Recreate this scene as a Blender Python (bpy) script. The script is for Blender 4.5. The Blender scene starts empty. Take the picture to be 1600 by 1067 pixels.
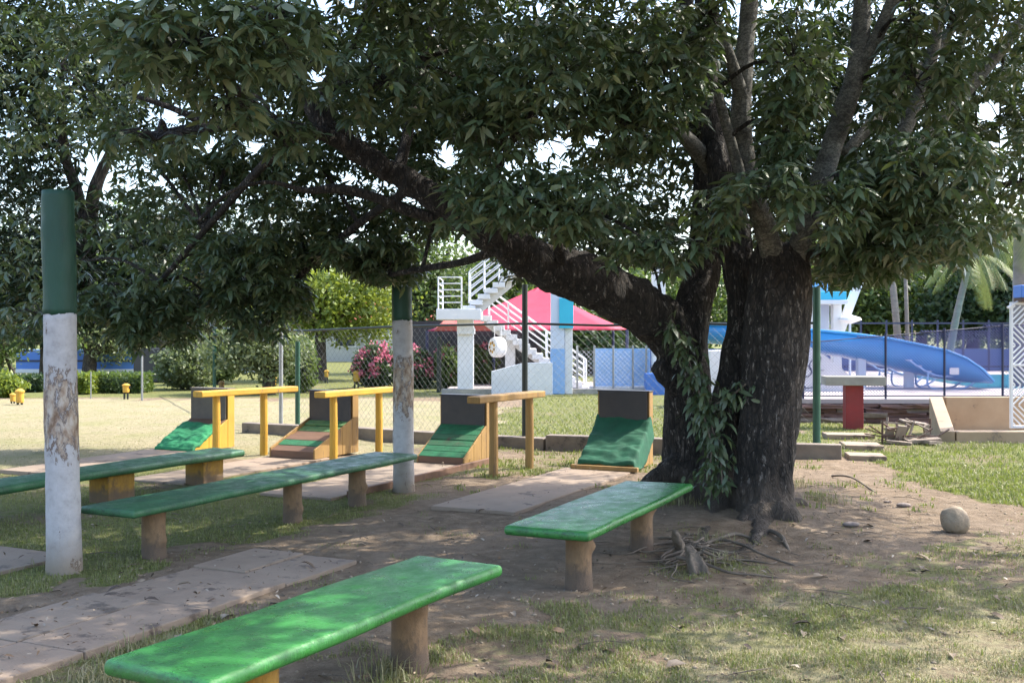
import bpy, bmesh, math, random
import numpy as np
from mathutils import Vector, Matrix, noise

random.seed(11)
RNG = np.random.default_rng(11)
scene = bpy.context.scene
C = scene.collection
R = math.radians

# ------------------------------------------------------------------ camera, light, exposure
F = 1700.0; EYE = 1.6; HZ = 520.0
cam_d = bpy.data.cameras.new('camera'); cam = bpy.data.objects.new('camera', cam_d); C.objects.link(cam)
cam.location = (0, 0, EYE); cam.rotation_euler = (R(90), 0, 0)
cam_d.sensor_width = 36; cam_d.lens = 36 * F / 1600; cam_d.shift_y = -13.5 / 1600
cam_d.clip_start = 0.05; cam_d.clip_end = 2000
scene.camera = cam

SUN_EL, SUN_AZ = R(52), R(70)
world = bpy.data.worlds.new('World'); scene.world = world; world.use_nodes = True
wn = world.node_tree; wn.nodes.clear()
sky = wn.nodes.new('ShaderNodeTexSky'); sky.sky_type = 'NISHITA'; sky.sun_disc = False
sky.sun_elevation = SUN_EL; sky.sun_rotation = SUN_AZ
sky.air_density = 1.0; sky.dust_density = 2.5; sky.ozone_density = 1.0
bg = wn.nodes.new('ShaderNodeBackground'); bg.inputs['Strength'].default_value = 0.15
wo = wn.nodes.new('ShaderNodeOutputWorld')
wn.links.new(sky.outputs[0], bg.inputs[0]); wn.links.new(bg.outputs[0], wo.inputs[0])
sd = bpy.data.lights.new('sun', 'SUN'); sun = bpy.data.objects.new('sun', sd); C.objects.link(sun)
sd.energy = 2.3; sd.angle = R(0.53); sd.color = (1.0, 0.95, 0.86)
sv = Vector((math.cos(SUN_EL) * math.sin(SUN_AZ), math.cos(SUN_EL) * math.cos(SUN_AZ), math.sin(SUN_EL)))
sun.rotation_euler = sv.to_track_quat('Z', 'Y').to_euler(); sun.location = (0, 0, 30)
vs = scene.view_settings
scene.display_settings.display_device = 'sRGB'
vs.view_transform = 'Standard'; vs.look = 'None'; vs.gamma = 1; vs.use_curve_mapping = False
vs.exposure = 1.95
scene.cycles.max_bounces = 7; scene.cycles.diffuse_bounces = 4; scene.cycles.glossy_bounces = 2
scene.cycles.transmission_bounces = 4; scene.cycles.transparent_max_bounces = 6
scene.cycles.use_denoising = True

# ------------------------------------------------------------------ helpers
def W(px, py, Y):
    return Vector(((px - 800) / F * Y, Y, EYE - (py - HZ) / F * Y))
def G(px, py, z=0.0):
    return W(px, py, (EYE - z) * F / (py - HZ))
TH = R(25)
UX, UY = math.sin(TH), math.cos(TH)
def VU(v, u, z=0.0):            # lane frame: v to the right, u away along the lanes
    return Vector((v * UY + u * UX, -v * UX + u * UY, z))

class MB:
    def __init__(s): s.v = []; s.f = []
    def add(s, vs, fs):
        b = len(s.v); s.v += [tuple(p) for p in vs]; s.f += [tuple(i + b for i in f) for f in fs]
    def box(s, c, d, rz=0.0, m=None):
        x, y, z = d[0] / 2, d[1] / 2, d[2] / 2
        M = m if m is not None else Matrix.Translation(c) @ Matrix.Rotation(rz, 4, 'Z')
        p = [M @ Vector(q) for q in ((-x,-y,-z),(x,-y,-z),(x,y,-z),(-x,y,-z),(-x,-y,z),(x,-y,z),(x,y,z),(-x,y,z))]
        s.add(p, [(0,3,2,1),(4,5,6,7),(0,1,5,4),(1,2,6,5),(2,3,7,6),(3,0,4,7)])
    def bar(s, a, b, w, h=None):
        a, b = Vector(a), Vector(b); d = b - a; L = d.length
        q = d.to_track_quat('X', 'Z').to_matrix().to_4x4()
        s.box(None, (L, w, h or w), m=Matrix.Translation((a + b) / 2) @ q)
    def tube(s, pts, rad, n=8, cap=True, jit=0.0, seed=0):
        pts = [Vector(p) for p in pts]; vs = []; fs = []
        if not hasattr(rad, '__len__'): rad = [rad] * len(pts)
        t0 = (pts[1] - pts[0]).normalized()
        x = t0.orthogonal().normalized()
        for i, p in enumerate(pts):
            t = (pts[min(i + 1, len(pts) - 1)] - pts[max(i - 1, 0)]).normalized()
            x = (x - t * x.dot(t)).normalized(); y = t.cross(x)
            for k in range(n):
                a = 2 * math.pi * k / n; r = rad[i]
                if jit: r *= 1 + jit * noise.noise(Vector((math.cos(a) * 1.3, math.sin(a) * 1.3, i * .35 + seed * 7.1)))
                vs.append(p + (x * math.cos(a) + y * math.sin(a)) * r)
        for i in range(len(pts) - 1):
            for k in range(n):
                fs.append((i*n+k, i*n+(k+1)%n, (i+1)*n+(k+1)%n, (i+1)*n+k))
        if cap: fs += [tuple(range(n-1, -1, -1)), tuple(range((len(pts)-1)*n, len(pts)*n))]
        s.add(vs, fs)
    def prism(s, poly, vec):
        n = len(poly); poly = [Vector(p) for p in poly]; vec = Vector(vec)
        s.add(poly + [p + vec for p in poly],
              [tuple(range(n-1, -1, -1)), tuple(range(n, 2*n))] + [(i, (i+1)%n, (i+1)%n+n, i+n) for i in range(n)])
    def lathe(s, prof, c=(0,0,0), n=16):
        c = Vector(c); vs = []; fs = []
        for r, z in prof:
            for k in range(n):
                a = 2*math.pi*k/n; vs.append(c + Vector((r*math.cos(a), r*math.sin(a), z)))
        for i in range(len(prof)-1):
            for k in range(n): fs.append((i*n+k, i*n+(k+1)%n, (i+1)*n+(k+1)%n, (i+1)*n+k))
        fs += [tuple(range(n-1,-1,-1)), tuple(range((len(prof)-1)*n, len(prof)*n))]
        s.add(vs, fs)
    def mesh(s, name, smooth=False, bevel=0.0, seg=2):
        me = bpy.data.meshes.new(name); me.from_pydata(s.v, [], s.f)
        bm = bmesh.new(); bm.from_mesh(me)
        bmesh.ops.recalc_face_normals(bm, faces=bm.faces)
        if bevel > 0:
            bmesh.ops.bevel(bm, geom=bm.edges[:], offset=bevel, segments=seg, profile=.5, affect='EDGES', clamp_overlap=True)
        bm.to_mesh(me); bm.free()
        if smooth: me.polygons.foreach_set('use_smooth', [True] * len(me.polygons))
        me.update(); return me
    def build(s, name, m, parent=None, smooth=False, bevel=0.0, seg=2):
        return link(name, s.mesh(name, smooth, bevel, seg), m, parent)

def link(name, me, m=None, parent=None):
    o = bpy.data.objects.new(name, me); C.objects.link(o)
    if m is not None and len(me.materials) == 0: me.materials.append(m)
    if parent is not None: o.parent = parent
    return o
def tag(o, label=None, cat=None, group=None, kind=None):
    if label: o['label'] = label
    if cat: o['category'] = cat
    if group: o['group'] = group
    if kind: o['kind'] = kind
    return o
def thing(name, loc, label, cat, group=None, rz=0.0):
    o = bpy.data.objects.new(name, None); C.objects.link(o); o.location = loc; o.rotation_euler = (0, 0, rz)
    o.empty_display_size = .1
    return tag(o, label, cat, group)
def copy_tree(o, parent=None):
    c = o.copy(); C.objects.link(c)
    if parent is not None: c.parent = parent
    for ch in list(o.children): copy_tree(ch, c)
    return c
def np_mesh(name, V, T, smooth=False):
    me = bpy.data.meshes.new(name); V = np.ascontiguousarray(V, np.float32).reshape(-1, 3); T = np.ascontiguousarray(T, np.int32).reshape(-1, 3)
    me.vertices.add(len(V)); me.vertices.foreach_set('co', V.ravel())
    me.loops.add(T.size); me.loops.foreach_set('vertex_index', T.ravel())
    me.polygons.add(len(T)); me.polygons.foreach_set('loop_start', np.arange(0, T.size, 3, dtype=np.int32))
    if smooth: me.polygons.foreach_set('use_smooth', np.ones(len(T), bool))
    me.update(calc_edges=True); return me
def vnoise(x, y, s=1.0, seed=0):
    x = np.asarray(x) / s + seed * 17.3; y = np.asarray(y) / s - seed * 9.7
    xi = np.floor(x); yi = np.floor(y); fx = x - xi; fy = y - yi
    fx = fx*fx*(3-2*fx); fy = fy*fy*(3-2*fy)
    h = lambda a, b: np.modf(np.abs(np.sin(a*127.1 + b*311.7) * 43758.5453))[0]
    return (h(xi,yi)*(1-fx)+h(xi+1,yi)*fx)*(1-fy) + (h(xi,yi+1)*(1-fx)+h(xi+1,yi+1)*fx)*fy
def in_poly(x, y, poly):
    ins = np.zeros(np.shape(x), bool); n = len(poly)
    for i in range(n):
        x1, y1 = poly[i]; x2, y2 = poly[(i+1) % n]
        if y1 == y2: continue
        c = ((y1 > y) != (y2 > y)) & (x < (x2-x1)*(y-y1)/(y2-y1) + x1)
        ins ^= c
    return ins

# ------------------------------------------------------------------ materials
def nodes(name):
    m = bpy.data.materials.new(name); m.use_nodes = True; nt = m.node_tree
    b = nt.nodes['Principled BSDF']; return m, nt, b
def N(nt, t, **kw):
    n = nt.nodes.new(t)
    for k, v in kw.items():
        if k in n.inputs: n.inputs[k].default_value = v
        else: setattr(n, k, v)
    return n
def ramp(nt, src, stops):
    r = nt.nodes.new('ShaderNodeValToRGB'); e = r.color_ramp.elements
    e[0].position, e[0].color = stops[0][0], (*stops[0][1], 1)
    e[1].position, e[1].color = stops[-1][0], (*stops[-1][1], 1)
    for p, c in stops[1:-1]:
        q = e.new(p); q.color = (*c, 1)
    nt.links.new(src, r.inputs[0]); return r.outputs[0]
def mixc(nt, fac, a, b, typ='MIX'):
    m = nt.nodes.new('ShaderNodeMix'); m.data_type = 'RGBA'; m.blend_type = typ
    for sock, v in ((m.inputs['Factor'], fac), (m.inputs[6], a), (m.inputs[7], b)):
        if hasattr(v, 'is_linked'): nt.links.new(v, sock)
        elif isinstance(v, (int, float)): sock.default_value = v
        else: sock.default_value = (*v, 1)
    return m.outputs[2]
def coords(nt, scale=(1,1,1), kind='Object'):
    t = nt.nodes.new('ShaderNodeTexCoord'); mp = nt.nodes.new('ShaderNodeMapping')
    mp.inputs['Scale'].default_value = scale; nt.links.new(t.outputs[kind], mp.inputs[0]); return mp.outputs[0]
def noi(nt, vec, s, d=5, r=.6):
    n = N(nt, 'ShaderNodeTexNoise', Scale=s, Detail=d, Roughness=r); nt.links.new(vec, n.inputs['Vector']); return n.outputs[0]
def bump(nt, b, h, strength=.3, dist=.01):
    bp = N(nt, 'ShaderNodeBump', Strength=strength, Distance=dist); nt.links.new(h, bp.inputs['Height'])
    nt.links.new(bp.outputs[0], b.inputs['Normal'])
def mat(name, c1, c2=None, rough=.7, scale=6, bumps=.25, bscale=40, bd=.006, stretch=(1,1,1), wear=None, wscale=5, wpos=.62, metal=0, spec=.5, kind='Object'):
    m, nt, b = nodes(name)
    c2 = c2 or tuple(x * .7 for x in c1)
    v = coords(nt, stretch, kind)
    col = ramp(nt, noi(nt, v, scale), [(.3, c1), (.7, c2)])
    if wear:
        w = ramp(nt, noi(nt, v, wscale, 8, .7), [(wpos, (0,0,0)), (wpos + .06, (1,1,1))])
        col = mixc(nt, w, col, wear)
    nt.links.new(col, b.inputs['Base Color'])
    rr = nt.nodes.new('ShaderNodeMapRange'); rr.inputs[3].default_value = rough * .75; rr.inputs[4].default_value = min(1, rough * 1.25)
    nt.links.new(noi(nt, v, scale * 3), rr.inputs[0]); nt.links.new(rr.outputs[0], b.inputs['Roughness'])
    b.inputs['Metallic'].default_value = metal; b.inputs['Specular IOR Level'].default_value = spec
    if bumps: bump(nt, b, noi(nt, v, bscale, 6, .65), bumps, bd)
    return m
def leafmat(name, cols, trans=.25, tcol=(.12,.2,.03), rough=.4, spec=.5):
    m, nt, b = nodes(name)
    g = nt.nodes.new('ShaderNodeNewGeometry'); oi = nt.nodes.new('ShaderNodeObjectInfo')
    ad = N(nt, 'ShaderNodeMath', operation='ADD'); fr = N(nt, 'ShaderNodeMath', operation='FRACT')
    nt.links.new(g.outputs['Random Per Island'], ad.inputs[0]); nt.links.new(oi.outputs['Random'], ad.inputs[1]); nt.links.new(ad.outputs[0], fr.inputs[0])
    col = ramp(nt, fr.outputs[0], [(i / (len(cols) - 1), c) for i, c in enumerate(cols)])
    nt.links.new(col, b.inputs['Base Color']); b.inputs['Roughness'].default_value = rough; b.inputs['Specular IOR Level'].default_value = spec
    if trans:
        t = nt.nodes.new('ShaderNodeBsdfTranslucent'); t.inputs[0].default_value = (*tcol, 1)
        mx = nt.nodes.new('ShaderNodeMixShader'); mx.inputs[0].default_value = trans
        nt.links.new(b.outputs[0], mx.inputs[1]); nt.links.new(t.outputs[0], mx.inputs[2])
        nt.links.new(mx.outputs[0], nt.nodes['Material Output'].inputs[0])
    return m
def barkmat(name, dark, mid, light, vs=9, strength=.9, flecks=.62, st=(1,1,.38), base=False):
    m, nt, b = nodes(name); v = coords(nt, st)
    nz = N(nt, 'ShaderNodeTexNoise', Scale=3.0, Detail=4); nt.links.new(v, nz.inputs['Vector'])
    va = N(nt, 'ShaderNodeVectorMath', operation='ADD'); sc = N(nt, 'ShaderNodeVectorMath', operation='SCALE'); sc.inputs['Scale'].default_value = .3
    nt.links.new(nz.outputs[1], sc.inputs[0]); nt.links.new(v, va.inputs[0]); nt.links.new(sc.outputs[0], va.inputs[1])
    vo = N(nt, 'ShaderNodeTexVoronoi', Scale=vs, feature='DISTANCE_TO_EDGE'); nt.links.new(va.outputs[0], vo.inputs['Vector'])
    rdg = ramp(nt, noi(nt, v, vs*1.4, 8, .75), [(.40, (0,0,0)), (.56, (1,1,1))])
    ck = ramp(nt, vo.outputs[0], [(0, (.25,)*3), (.10, (1,1,1))])
    crack = mixc(nt, .65, ck, rdg, 'MULTIPLY')
    col = ramp(nt, noi(nt, v, 7, 8, .7), [(.3, dark), (.55, mid), (.78, light)])
    col = mixc(nt, crack, tuple(x * .45 for x in dark), col)
    fl = ramp(nt, noi(nt, v, 26, 6, .75), [(flecks, (0,0,0)), (flecks + .05, (1,1,1))])
    col = mixc(nt, fl, col, tuple(min(1, x * 1.9 + .03) for x in light))
    if base:      # soil splashed up the foot of the trunk
        v1 = coords(nt); sep = nt.nodes.new('ShaderNodeSeparateXYZ'); nt.links.new(v1, sep.inputs[0])
        ad = N(nt, 'ShaderNodeMath', operation='MULTIPLY_ADD'); ad.inputs[1].default_value = -.5; nt.links.new(noi(nt, v1, 5, 7, .7), ad.inputs[0]); nt.links.new(sep.outputs[2], ad.inputs[2])
        col = mixc(nt, ramp(nt, ad.outputs[0], [(0,(.8,.8,.8)), (.16,(0,0,0))]), col, (.15,.115,.085))
    nt.links.new(col, b.inputs['Base Color']); b.inputs['Roughness'].default_value = .85
    ma = N(nt, 'ShaderNodeMath', operation='MULTIPLY_ADD'); ma.inputs[1].default_value = .6
    nt.links.new(noi(nt, v, 30, 8, .7), ma.inputs[0]); nt.links.new(crack, ma.inputs[2])
    bump(nt, b, ma.outputs[0], strength, .06)
    return m

M = {}
def m_bench(name, c1, c2, chip, rough):
    m, nt, b = nodes(name); v = coords(nt, (1,.5,1)); v1 = coords(nt); vx = coords(nt, (1,3,1))
    col = ramp(nt, noi(nt, v, 5, 9, .75), [(.36, c2), (.52, c1), (.66, tuple(min(1, x*1.25 + .008) for x in c1))])
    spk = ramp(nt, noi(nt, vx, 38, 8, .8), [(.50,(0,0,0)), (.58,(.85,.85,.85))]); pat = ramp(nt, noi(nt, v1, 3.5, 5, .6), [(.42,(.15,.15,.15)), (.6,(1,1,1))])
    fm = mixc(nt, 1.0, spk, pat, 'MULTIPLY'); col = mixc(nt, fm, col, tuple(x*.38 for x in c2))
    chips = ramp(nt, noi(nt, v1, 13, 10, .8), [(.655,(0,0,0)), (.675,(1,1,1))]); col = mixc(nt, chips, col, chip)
    dust = ramp(nt, noi(nt, v1, 3.2, 8, .7), [(.52,(0,0,0)), (.75,(.14,.14,.14))]); col = mixc(nt, dust, col, (.20,.24,.17))
    nt.links.new(col, b.inputs['Base Color']); b.inputs['Specular IOR Level'].default_value = .6
    rr = nt.nodes.new('ShaderNodeMapRange'); rr.inputs[1].default_value = .35; rr.inputs[2].default_value = .65; rr.inputs[3].default_value = rough*.6; rr.inputs[4].default_value = min(1, rough*1.5); nt.links.new(noi(nt, v1, 9, 7, .7), rr.inputs[0]); nt.links.new(rr.outputs[0], b.inputs['Roughness'])
    ad = N(nt, 'ShaderNodeMath', operation='SUBTRACT'); nt.links.new(noi(nt, vx, 22, 7, .7), ad.inputs[0]); nt.links.new(chips, ad.inputs[1]); bump(nt, b, ad.outputs[0], .6, .010); return m
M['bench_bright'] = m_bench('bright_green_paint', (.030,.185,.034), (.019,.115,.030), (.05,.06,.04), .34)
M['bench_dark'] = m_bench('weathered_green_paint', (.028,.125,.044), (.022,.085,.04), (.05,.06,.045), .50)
def m_leg(name, c1, c2, stain):
    m, nt, b = nodes(name); v = coords(nt, (1,1,.5)); v1 = coords(nt); sep = nt.nodes.new('ShaderNodeSeparateXYZ'); nt.links.new(v1, sep.inputs[0])
    col = ramp(nt, noi(nt, v, 10, 8, .7), [(.32, c2), (.6, c1)]); st_ = ramp(nt, noi(nt, v, 6, 9, .75), [(.53,(0,0,0)), (.60,(.8,.8,.8))]); col = mixc(nt, st_, col, stain)
    ad = N(nt, 'ShaderNodeMath', operation='MULTIPLY_ADD'); ad.inputs[1].default_value = -.16; nt.links.new(noi(nt, v1, 14, 6), ad.inputs[0]); nt.links.new(sep.outputs[2], ad.inputs[2])
    dirt = ramp(nt, ad.outputs[0], [(0,(.85,.85,.85)), (.07,(0,0,0))]); col = mixc(nt, dirt, col, (.12,.085,.06))
    nt.links.new(col, b.inputs['Base Color']); b.inputs['Roughness'].default_value = .85
    bump(nt, b, noi(nt, v, 26, 9, .75), .8, .014); return m
M['leg_tan'] = m_leg('tan_painted_concrete', (.27,.165,.085), (.17,.105,.058), (.085,.06,.04))
M['leg_yellow'] = m_leg('yellow_painted_leg', (.42,.23,.03), (.27,.145,.03), (.14,.085,.04))
M['yellow'] = mat('yellow_paint', (.60,.35,.035), (.47,.25,.035), .6, 4, .35, 30, .008, (1,1,.4), wear=(.26,.16,.06), wscale=8, wpos=.60)
M['orange_wood'] = mat('orange_stained_wood', (.36,.215,.065), (.24,.14,.05), .7, 4, .4, 30, .008, (2,2,.3), wear=(.15,.095,.055), wscale=7, wpos=.58)
M['plank'] = mat('bare_brown_plank', (.19,.10,.06), (.12,.07,.045), .8, 5, .4, 30, .006, (.4,3,1))
M['board_dark'] = mat('blackened_board', (.026,.026,.032), (.05,.045,.045), .5, 4, .3, 30, .005, wear=(.10,.08,.07), wscale=3, wpos=.68)
M['board_grey'] = mat('grey_cement_board', (.17,.145,.12), (.11,.095,.085), .8, 4, .3, 30, .005)
M['turf'] = mat('green_turf', (.02,.17,.07), (.018,.10,.045), .9, 8, .8, 120, .01, wear=(.10,.065,.04), wscale=5, wpos=.66)
M['turf_worn'] = mat('worn_green_turf', (.022,.14,.058), (.035,.085,.042), .9, 6, .8, 120, .01, wear=(.09,.065,.045), wscale=5, wpos=.58)
M['turf_faded'] = mat('faded_green_turf', (.16,.26,.09), (.05,.16,.06), .9, 8, .8, 120, .01)
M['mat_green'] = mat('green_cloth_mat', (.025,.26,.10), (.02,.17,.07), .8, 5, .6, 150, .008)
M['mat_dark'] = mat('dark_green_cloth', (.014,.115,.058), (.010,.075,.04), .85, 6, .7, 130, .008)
M['slab'] = mat('pinkish_concrete', (.31,.232,.168), (.225,.167,.12), .9, 2.2, .45, 45, .008, wear=(.11,.08,.06), wscale=3, wpos=.56, kind='Object')
M['slab2'] = mat('greyer_concrete', (.28,.215,.158), (.205,.156,.114), .9, 2.0, .45, 45, .008, wear=(.11,.085,.065), wscale=2.5, wpos=.54)
M['kerb'] = mat('weathered_kerb_concrete', (.27,.22,.17), (.15,.12,.10), .9, 3, .6, 20, .015, wear=(.06,.055,.045), wscale=3, wpos=.6)
M['tan_conc'] = mat('tan_rendered_concrete', (.40,.30,.20), (.31,.22,.14), .9, 2, .3, 30, .006, wear=(.2,.15,.11), wscale=2, wpos=.62)
M['grey_conc'] = mat('pale_concrete', (.36,.34,.30), (.27,.25,.22), .9, 4, .3, 30, .006)
M['red'] = mat('red_paint', (.29,.025,.025), (.21,.03,.03), .6, 4, .3, 20, .006, wear=(.2,.12,.1), wscale=4, wpos=.70)
M['white'] = mat('white_paint', (.78,.78,.78), (.66,.66,.66), .55, 2, .15, 20, .005, wear=(.45,.43,.40), wscale=3, wpos=.70)
M['lilac'] = mat('lilac_paint_and_shade', (.60,.66,.76), (.54,.60,.72), .6, 2, .15, 20, .005)  # lilac paint; on the tower column it carries bluish shade
M['blue'] = mat('blue_paint', (.08,.22,.64), (.07,.18,.55), .5, 2, .15, 20, .005)
M['lightblue'] = mat('light_blue_paint', (.28,.46,.76), (.24,.42,.70), .6, 2, .15, 20, .005)
M['cyan'] = mat('cyan_paint', (.05,.50,.68), (.04,.42,.60), .5, 2, .1, 20, .005)
M['slide'] = mat('blue_fibreglass', (.03,.25,.60), (.025,.21,.52), .25, 1.5, .05, 10, .003)
M['pole_green'] = mat('green_pole_paint', (.02,.095,.055), (.015,.06,.04), .45, 6, .2, 30, .003, wear=(.08,.07,.06), wscale=8, wpos=.72)
M['pole_dark'] = mat('dark_pole_paint', (.012,.022,.02), (.02,.03,.026), .45, 6, .2, 30, .003)
M['navy'] = mat('navy_post_paint', (.02,.025,.07), (.03,.035,.08), .45, 6, .2, 30, .003)
M['grey_metal'] = mat('galvanised_metal', (.34,.35,.36), (.26,.27,.28), .45, 8, .1, 40, .002, metal=.5)
M['wire'] = mat('grey_fence_wire', (.17,.18,.18), (.13,.14,.14), .5, 8, 0, metal=.3)
M['wire_navy'] = mat('navy_fence_wire', (.06,.07,.26), (.05,.055,.2), .5, 8, 0)
M['wire_white'] = mat('white_fence_wire', (.6,.62,.68), (.5,.52,.6), .5, 8, 0)
M['canopy'] = mat('red_canvas', (.46,.028,.07), (.39,.024,.058), .7, 1.5, .2, 12, .01)
M['rust'] = mat('rusty_metal', (.13,.07,.045), (.08,.05,.04), .8, 8, .4, 40, .005)
M['stone_red'] = mat('reddish_wall_stone', (.16,.085,.07), (.09,.055,.05), .9, 5, .7, 18, .02)
M['stone_grey'] = mat('greyish_wall_stone', (.26,.21,.18), (.15,.12,.105), .9, 5, .7, 18, .02)
M['boulder'] = mat('rounded_boulder_stone', (.34,.265,.18), (.24,.185,.125), .85, 4, .8, 20, .02, wear=(.12,.10,.075), wscale=5, wpos=.62)
M['deck'] = mat('pale_pink_deck', (.46,.39,.36), (.38,.33,.315), .8, 2, .2, 30, .004)
M['purplewall'] = mat('dusky_blue_wall', (.06,.11,.28), (.09,.13,.28), .8, 1, .1, 20, .004)
M['housewall'] = mat('pale_house_wall', (.5,.5,.47), (.42,.42,.4), .8, 1, .1, 20, .004)
M['roof'] = mat('red_tile_roof', (.40,.09,.06), (.3,.07,.05), .8, 3, .4, 12, .02)
M['glass'] = mat('dark_window_glass', (.03,.04,.05), (.02,.03,.04), .1, 2, 0)
M['black'] = mat('black_paint', (.015,.015,.016), (.02,.02,.02), .5, 4, .1, 30, .003)
M['ink'] = mat('black_mural_line', (.03,.03,.035), (.04,.04,.04), .7, 4, 0)
M['dry_wood'] = mat('dry_grey_wood', (.30,.24,.19), (.17,.13,.10), .9, 6, .6, 30, .008, (1,1,.3))
M['root'] = mat('grey_root_wood', (.18,.14,.10), (.095,.072,.052), .9, 8, .7, 30, .012)
M['bark'] = barkmat('dark_cracked_bark', (.024,.019,.015), (.082,.064,.050), (.19,.162,.135), 20, 1.0, .585, (1,1,.32), base=True)
M['bark_pale'] = barkmat('pale_branch_bark', (.07,.066,.055), (.22,.21,.175), (.38,.365,.31), 24, .4, .72, (1,1,1.7))
M['bark_bg'] = barkmat('brown_trunk_bark', (.045,.035,.028), (.10,.08,.06), (.17,.14,.11), 10, .6, .75)
M['palm_trunk'] = mat('grey_palm_trunk', (.22,.20,.175), (.14,.125,.11), .9, 4, .5, 14, .02, (1,1,3))
M['leaf'] = leafmat('glossy_tree_leaf', [(.038,.062,.030), (.070,.102,.048), (.125,.150,.088), (.066,.098,.044), (.044,.072,.038), (.095,.130,.060), (.13,.145,.055)], .13, (.18,.28,.06), .42, .55)
M['leaf_shaded'] = leafmat('shade_darkened_leaf', [(.020,.036,.016), (.032,.052,.022), (.045,.068,.03), (.028,.046,.02)], .07, (.1,.17,.03), .45, .5)  # leaf colour darkened to put the crown's shade into it
M['leaf_light'] = leafmat('yellow_green_leaf', [(.12,.17,.025), (.20,.25,.03), (.085,.135,.025), (.15,.2,.03)], .3, (.35,.42,.05), .5)
M['leaf_mid'] = leafmat('mid_green_leaf', [(.05,.085,.025), (.085,.125,.035), (.06,.10,.03), (.12,.155,.05)], .3, (.2,.3,.05), .5)
M['leaf_dark'] = leafmat('dark_green_leaf', [(.022,.045,.018), (.035,.065,.025), (.05,.085,.03)], .2, (.1,.18,.03), .5)
M['leaf_grey'] = leafmat('grey_green_leaf', [(.10,.13,.07), (.15,.18,.09), (.08,.11,.05), (.2,.22,.11)], .3, (.25,.32,.1), .5)
M['flower'] = leafmat('pink_oleander_flower', [(.62,.13,.22), (.75,.25,.34), (.55,.10,.18), (.5,.2,.22)], .3, (.7,.2,.3), .6)
M['frond'] = leafmat('palm_frond_leaf', [(.10,.14,.04), (.15,.18,.05), (.20,.19,.06), (.08,.12,.04)], .22, (.25,.3,.07), .5)
M['frond_dry'] = leafmat('dry_palm_frond', [(.45,.28,.06), (.38,.24,.08), (.5,.33,.1)], .3, (.5,.3,.08), .6)
M['grass_green'] = leafmat('green_grass_blade', [(.11,.14,.035), (.19,.20,.06), (.27,.245,.11), (.14,.165,.045), (.24,.22,.11)], .3, (.25,.32,.05), .55)
M['grass_dry'] = leafmat('dry_grass_blade', [(.27,.235,.125), (.19,.19,.085), (.36,.31,.18), (.13,.14,.055), (.22,.2,.1)], .25, (.35,.33,.15), .6)
M['litter'] = leafmat('dry_fallen_leaf', [(.20,.13,.075), (.11,.065,.04), (.30,.23,.15), (.06,.04,.03), (.42,.36,.28)], 0, rough=.7)
def m_water():
    m, nt, b = nodes('pool_water'); b.inputs['Base Color'].default_value = (.03,.36,.42,1); b.inputs['Roughness'].default_value = .08
    bump(nt, b, noi(nt, coords(nt), 3), .15, .03); return m
M['water'] = m_water()
def m_post():
    # painted tree trunk: white-wash with peeling bark patches between about 0.6 and 1.4 m
    m, nt, b = nodes('whitewashed_trunk'); v = coords(nt); v2 = coords(nt, (1,1,.45))
    sep = nt.nodes.new('ShaderNodeSeparateXYZ'); nt.links.new(v, sep.inputs[0])
    band = ramp(nt, sep.outputs[2], [(.0,(.25,)*3), (.20,(0,0,0)), (.62,(0,0,0)), (.85,(.75,)*3), (1.0,(.9,)*3)])
    mr = nt.nodes.new('ShaderNodeMapRange'); mr.inputs[1].default_value = 1.2; mr.inputs[2].default_value = 1.5; mr.inputs[3].default_value = 1; mr.inputs[4].default_value = 0
    nt.links.new(sep.outputs[2], mr.inputs[0])
    bm_ = N(nt, 'ShaderNodeMath', operation='MULTIPLY'); nt.links.new(band, bm_.inputs[0]); nt.links.new(mr.outputs[0], bm_.inputs[1])
    n1 = noi(nt, v2, 13, 9, .72)
    th = N(nt, 'ShaderNodeMath', operation='MULTIPLY_ADD'); th.inputs[1].default_value = .26; nt.links.new(bm_.outputs[0], th.inputs[0]); nt.links.new(n1, th.inputs[2])
    peel = ramp(nt, th.outputs[0], [(.64,(0,0,0)), (.72,(1,1,1))])
    bark = ramp(nt, noi(nt, v2, 22, 5), [(.36,(.19,.115,.07)), (.47,(.34,.25,.18)), (.56,(.45,.37,.29)), (.66,(.52,.45,.38))])
    white = ramp(nt, noi(nt, v, 12, 6, .7), [(.3,(.50,.48,.47)), (.55,(.42,.40,.39)), (.75,(.29,.27,.26))])
    dirt = ramp(nt, sep.outputs[2], [(.02,(1,1,1)), (.28,(0,0,0))])
    white = mixc(nt, dirt, white, (.26,.21,.16))
    edge = ramp(nt, th.outputs[0], [(.64,(0,0,0)), (.675,(1,1,1)), (.70,(0,0,0))])
    col = mixc(nt, peel, white, bark); col = mixc(nt, edge, col, (.10,.06,.04))
    nt.links.new(col, b.inputs['Base Color']); b.inputs['Roughness'].default_value = .85
    ad = N(nt, 'ShaderNodeMath', operation='SUBTRACT'); nt.links.new(noi(nt, v, 40, 6, .7), ad.inputs[0]); nt.links.new(peel, ad.inputs[1])
    bump(nt, b, ad.outputs[0], .5, .008); return m
M['post'] = m_post()
M['post_green'] = mat('dark_green_post_paint', (.010,.062,.034), (.008,.040,.024), .6, 5, .5, 40, .008, (1,1,.3), wear=(.02,.04,.03), wscale=5, wpos=.6)
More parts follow.
